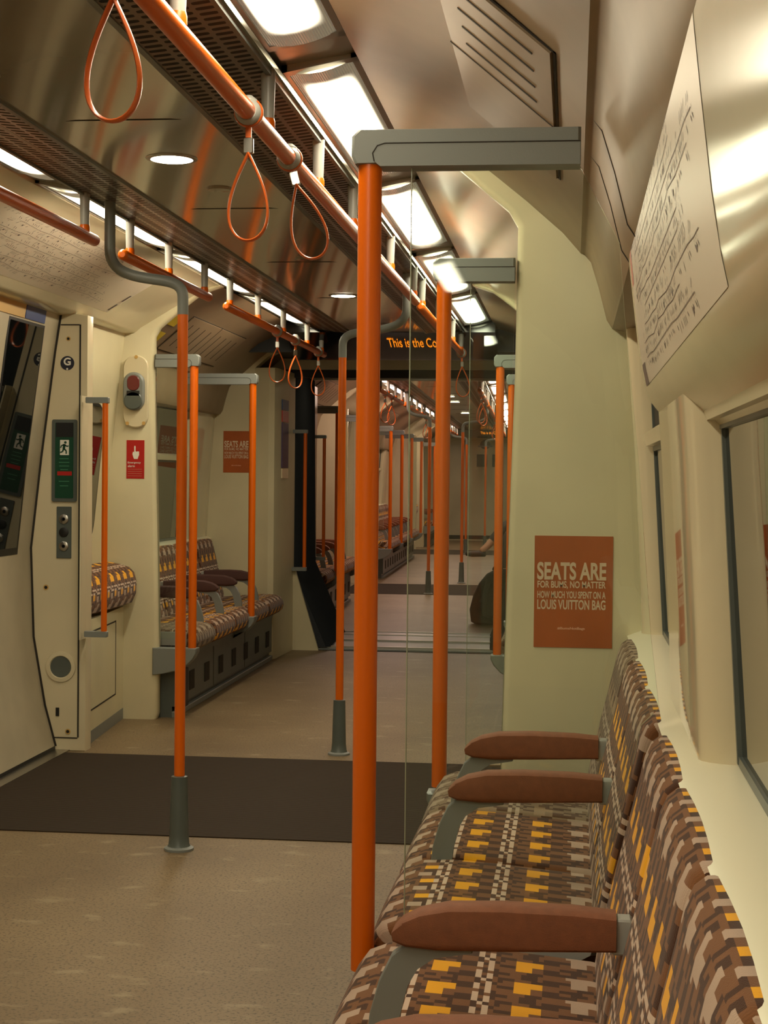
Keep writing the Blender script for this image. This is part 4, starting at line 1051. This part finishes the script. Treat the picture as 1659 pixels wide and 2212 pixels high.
# ================================================================== PERSON & RUCKSACK (far car, right bench)
def skinned(name, pts, edges, radii, m, parent, M, loc):
    me = bpy.data.meshes.new(name); me.from_pydata([tuple(Vector(p) - Vector(loc)) for p in pts], edges, [])
    o = bpy.data.objects.new(name, me); COL.objects.link(o); o.parent = parent
    md = o.modifiers.new('s', 'SKIN'); md.use_smooth_shade = True
    for i, v in enumerate(me.skin_vertices[0].data) if me.skin_vertices else []: pass
    if not me.skin_vertices:
        bm_ = __import__('bmesh').new(); bm_.from_mesh(me); bm_.verts.layers.skin.verify(); bm_.to_mesh(me); bm_.free()
    for i, v in enumerate(me.skin_vertices[0].data): v.radius = radii[i] if isinstance(radii[i], tuple) else (radii[i], radii[i]); v.use_root = (i == 0)
    sb = o.modifiers.new('b', 'SUBSURF'); sb.levels = 2; sb.render_levels = 2
    dg_ = bpy.context.evaluated_depsgraph_get(); ev = bpy.data.meshes.new_from_object(o.evaluated_get(dg_))
    o.modifiers.clear(); o.data = ev; ev.materials.clear(); ev.materials.append(m)
    for p in ev.polygons: p.use_smooth = True
    return o
PY = 19.93; ploc = (1.0, PY, .44)
PS = .06
pe = thing('person', ploc, 'seated person in dark coat and grey trousers, one leg crossed, far car', 'person', None, M2)
# frame: facing -x (to aisle). hips at x=1.02,z=.52
bp_ = [(1.03, PY, .53), (1.05, PY, .70), (1.09, PY, .88), (1.10, PY, 1.02), (1.09, PY, 1.10), (1.07, PY, 1.19), (1.05, PY, 1.28),
       (.98, PY - .09, .53), (.62, PY - .12, .55), (.60, PY - .12, .30), (.60, PY - .12, .08), (.50, PY - .13, .035),
       (.98, PY + .09, .54), (.62, PY - .02, .66), (.37, PY - .10, .38), (.30, PY - .11, .33),
       (1.10, PY - .17, .98), (1.02, PY - .22, .74), (.80, PY - .12, .66), (1.10, PY + .17, .98), (1.02, PY + .22, .74), (.80, PY + .06, .68)]
be = [(0, 1), (1, 2), (2, 3), (3, 4), (4, 5), (5, 6), (0, 7), (7, 8), (8, 9), (9, 10), (10, 11), (0, 12), (12, 13), (13, 14), (14, 15), (3, 16), (16, 17), (17, 18), (3, 19), (19, 20), (20, 21)]
br_ = [.15, .145, .15, .13, .055, .085, .07, .10, .062, .052, .036, .03, .10, .062, .045, .034, .055, .042, .03, .055, .042, .03]
body = skinned('body', bp_, be, br_, SKIN, pe, M2, ploc)
skinned('coat', [bp_[0], bp_[1], bp_[2], bp_[3], (1.10, PY, 1.07), bp_[16], bp_[17], (.83, PY - .13, .67), bp_[19], bp_[20], (.83, PY + .07, .69)],
        [(0, 1), (1, 2), (2, 3), (3, 4), (3, 5), (5, 6), (6, 7), (3, 8), (8, 9), (9, 10)], [.175, .165, .17, .15, .075, .07, .055, .045, .07, .055, .045], COAT, pe, M2, ploc)
skinned('trousers', [bp_[0], bp_[7], bp_[8], bp_[9], (.60, PY - .12, .12), bp_[12], bp_[13], (.42, PY - .083, .435)], [(0, 1), (1, 2), (2, 3), (3, 4), (0, 5), (5, 6), (6, 7)],
        [.165, .115, .075, .066, .058, .115, .078, .062], JEANS, pe, M2, ploc)
skinned('sock', [(.42, PY - .083, .435), (.37, PY - .10, .38), (.325, PY - .105, .33)], [(0, 1), (1, 2)], [.042, .042, .04], SOCK, pe, M2, ploc)
def shoe(path, sole_dir):
    return path
skinned('shoe', [(.375, PY - .10, .30), (.30, PY - .11, .305), (.20, PY - .12, .30), (.12, PY - .125, .305)], [(0, 1), (1, 2), (2, 3)], [(.036, .036), (.036, .04), (.034, .038), (.022, .026)], SHOE, pe, M2, ploc)
skinned('shoe', [(.63, PY - .12, .045), (.56, PY - .125, .045), (.48, PY - .13, .04), (.42, PY - .135, .035)], [(0, 1), (1, 2), (2, 3)], [.04, .042, .038, .026], SHOE, pe, M2, ploc)
for o_ in pe.children: o_.location.x += 0
hd_ = build('head', MB().lathe((1.07, PY, 1.13), [(.02, -.02), (.045, .0), (.062, .04), (.073, .09), (.078, .13), (.072, .17), (.05, .205), (.01, .222)], 24), SKIN, pe)
build('hair', MB().lathe((1.082, PY, 1.13), [(.074, .08), (.086, .13), (.082, .175), (.06, .215), (.01, .236)], 24), HAIR, pe)
build('nose', MB().lathe((.992, PY, 1.235), [(.014, -.018), (.012, 0), (.004, .03)], 10), SKIN, pe)
for dy in (-.026, .026): build('eye', MB().lathe((1.002, PY + dy, 1.262), [(0, -.006), (.007, -.002), (.008, .004)], 10, 'x'), WHITE, pe)
build('mouth', MB().box((.998, PY - .02, 1.19), (1.006, PY + .02, 1.196)), RED, pe)
for sgn, (hx, hy, hz) in ((-1, (.80, PY - .12, .66)), (1, (.80, PY + .06, .68))):
    hm = build('hand', MB().box((hx - .085, hy - .038, hz - .014), (hx + .02, hy + .038, hz + .016), .008), SKIN, pe)
    for k in range(4):
        y_ = hy - .029 + .019 * k; l = (.06, .07, .066, .05)[k]
        build('finger', MB().tube([(hx - .075, y_, hz), (hx - .075 - l * .5, y_, hz - .004), (hx - .075 - l, y_, hz - .025)], [.009, .0085, .006], 8), SKIN, hm)
    build('thumb', MB().tube([(hx - .02, hy - sgn * .034, hz), (hx - .05, hy - sgn * .058, hz - .004), (hx - .08, hy - sgn * .062, hz - .014)], [.011, .010, .007], 8), SKIN, hm)
RY = 13.75
rk = thing('rucksack', (.62, RY, 0), 'dark bulging rucksack standing on the floor beyond the gangway on the right', 'bag', None, M2)
secs = []
for z, w, d in ((0.0, .16, .10), (.02, .20, .135), (.12, .225, .155), (.24, .21, .15), (.34, .175, .125), (.42, .12, .09), (.46, .05, .04)):
    secs.append([(.60 + z * .12 + w * math.copysign(abs(math.cos(a)) ** .75, math.cos(a)), RY + d * math.copysign(abs(math.sin(a)) ** .75, math.sin(a)), z) for a in [2 * PI * k / 24 for k in range(24)]])
build('bag_body', MB().loft(secs), NYLON, rk)
build('front_pocket', MB().lathe((.57, RY - .14, .15), [(.11, .03), (.115, .0), (.09, -.03), (.02, -.04)], 20, 'y'), COAT, rk)
build('top_loop', MB().tube([(.62 + .04 * math.cos(a), RY, .45 + .04 * math.sin(a)) for a in [PI * k / 8 for k in range(9)]], .007, 8), BLACK, rk)
for dx in (-.08, .08): build('shoulder_strap', MB().tube([(.63 + dx, RY - .12, .38), (.60 + dx, RY - .185, .26), (.60 + dx, RY - .165, .08)], .012, 8, 1.8), BLACK, rk)

# ================================================================== CAMERA / WORLD
YAW, PITCH, ROLL = 0.11289290474339311, 0.021534200739783144, .010
f = Vector((-math.sin(YAW) * math.cos(PITCH), math.cos(YAW) * math.cos(PITCH), -math.sin(PITCH)))
r = Vector((math.cos(YAW), math.sin(YAW), 0)); u = r.cross(f)
r2 = r * math.cos(ROLL) + u * math.sin(ROLL); u2 = -r * math.sin(ROLL) + u * math.cos(ROLL)
cam = bpy.data.cameras.new('camera'); co = bpy.data.objects.new('camera', cam); COL.objects.link(co)
mw = Matrix((r2, u2, -f)).transposed().to_4x4(); mw.translation = (0, 0, 1.22); co.matrix_world = mw
cam.sensor_fit = 'VERTICAL'; cam.sensor_height = 36; cam.sensor_width = 27; cam.lens = 36 * 3578 / 2212; cam.clip_start = .05
SC.camera = co
w = bpy.data.worlds.new('w'); SC.world = w; w.use_nodes = True
w.node_tree.nodes['Background'].inputs[0].default_value = (.004, .004, .005, 1)
vs = SC.view_settings; vs.view_transform = 'Standard'; vs.look = 'None'; vs.gamma = 1; vs.use_curve_mapping = False; vs.exposure = 0
SC.cycles.max_bounces = 10; SC.cycles.diffuse_bounces = 5; SC.cycles.glossy_bounces = 5; SC.cycles.transparent_max_bounces = 16
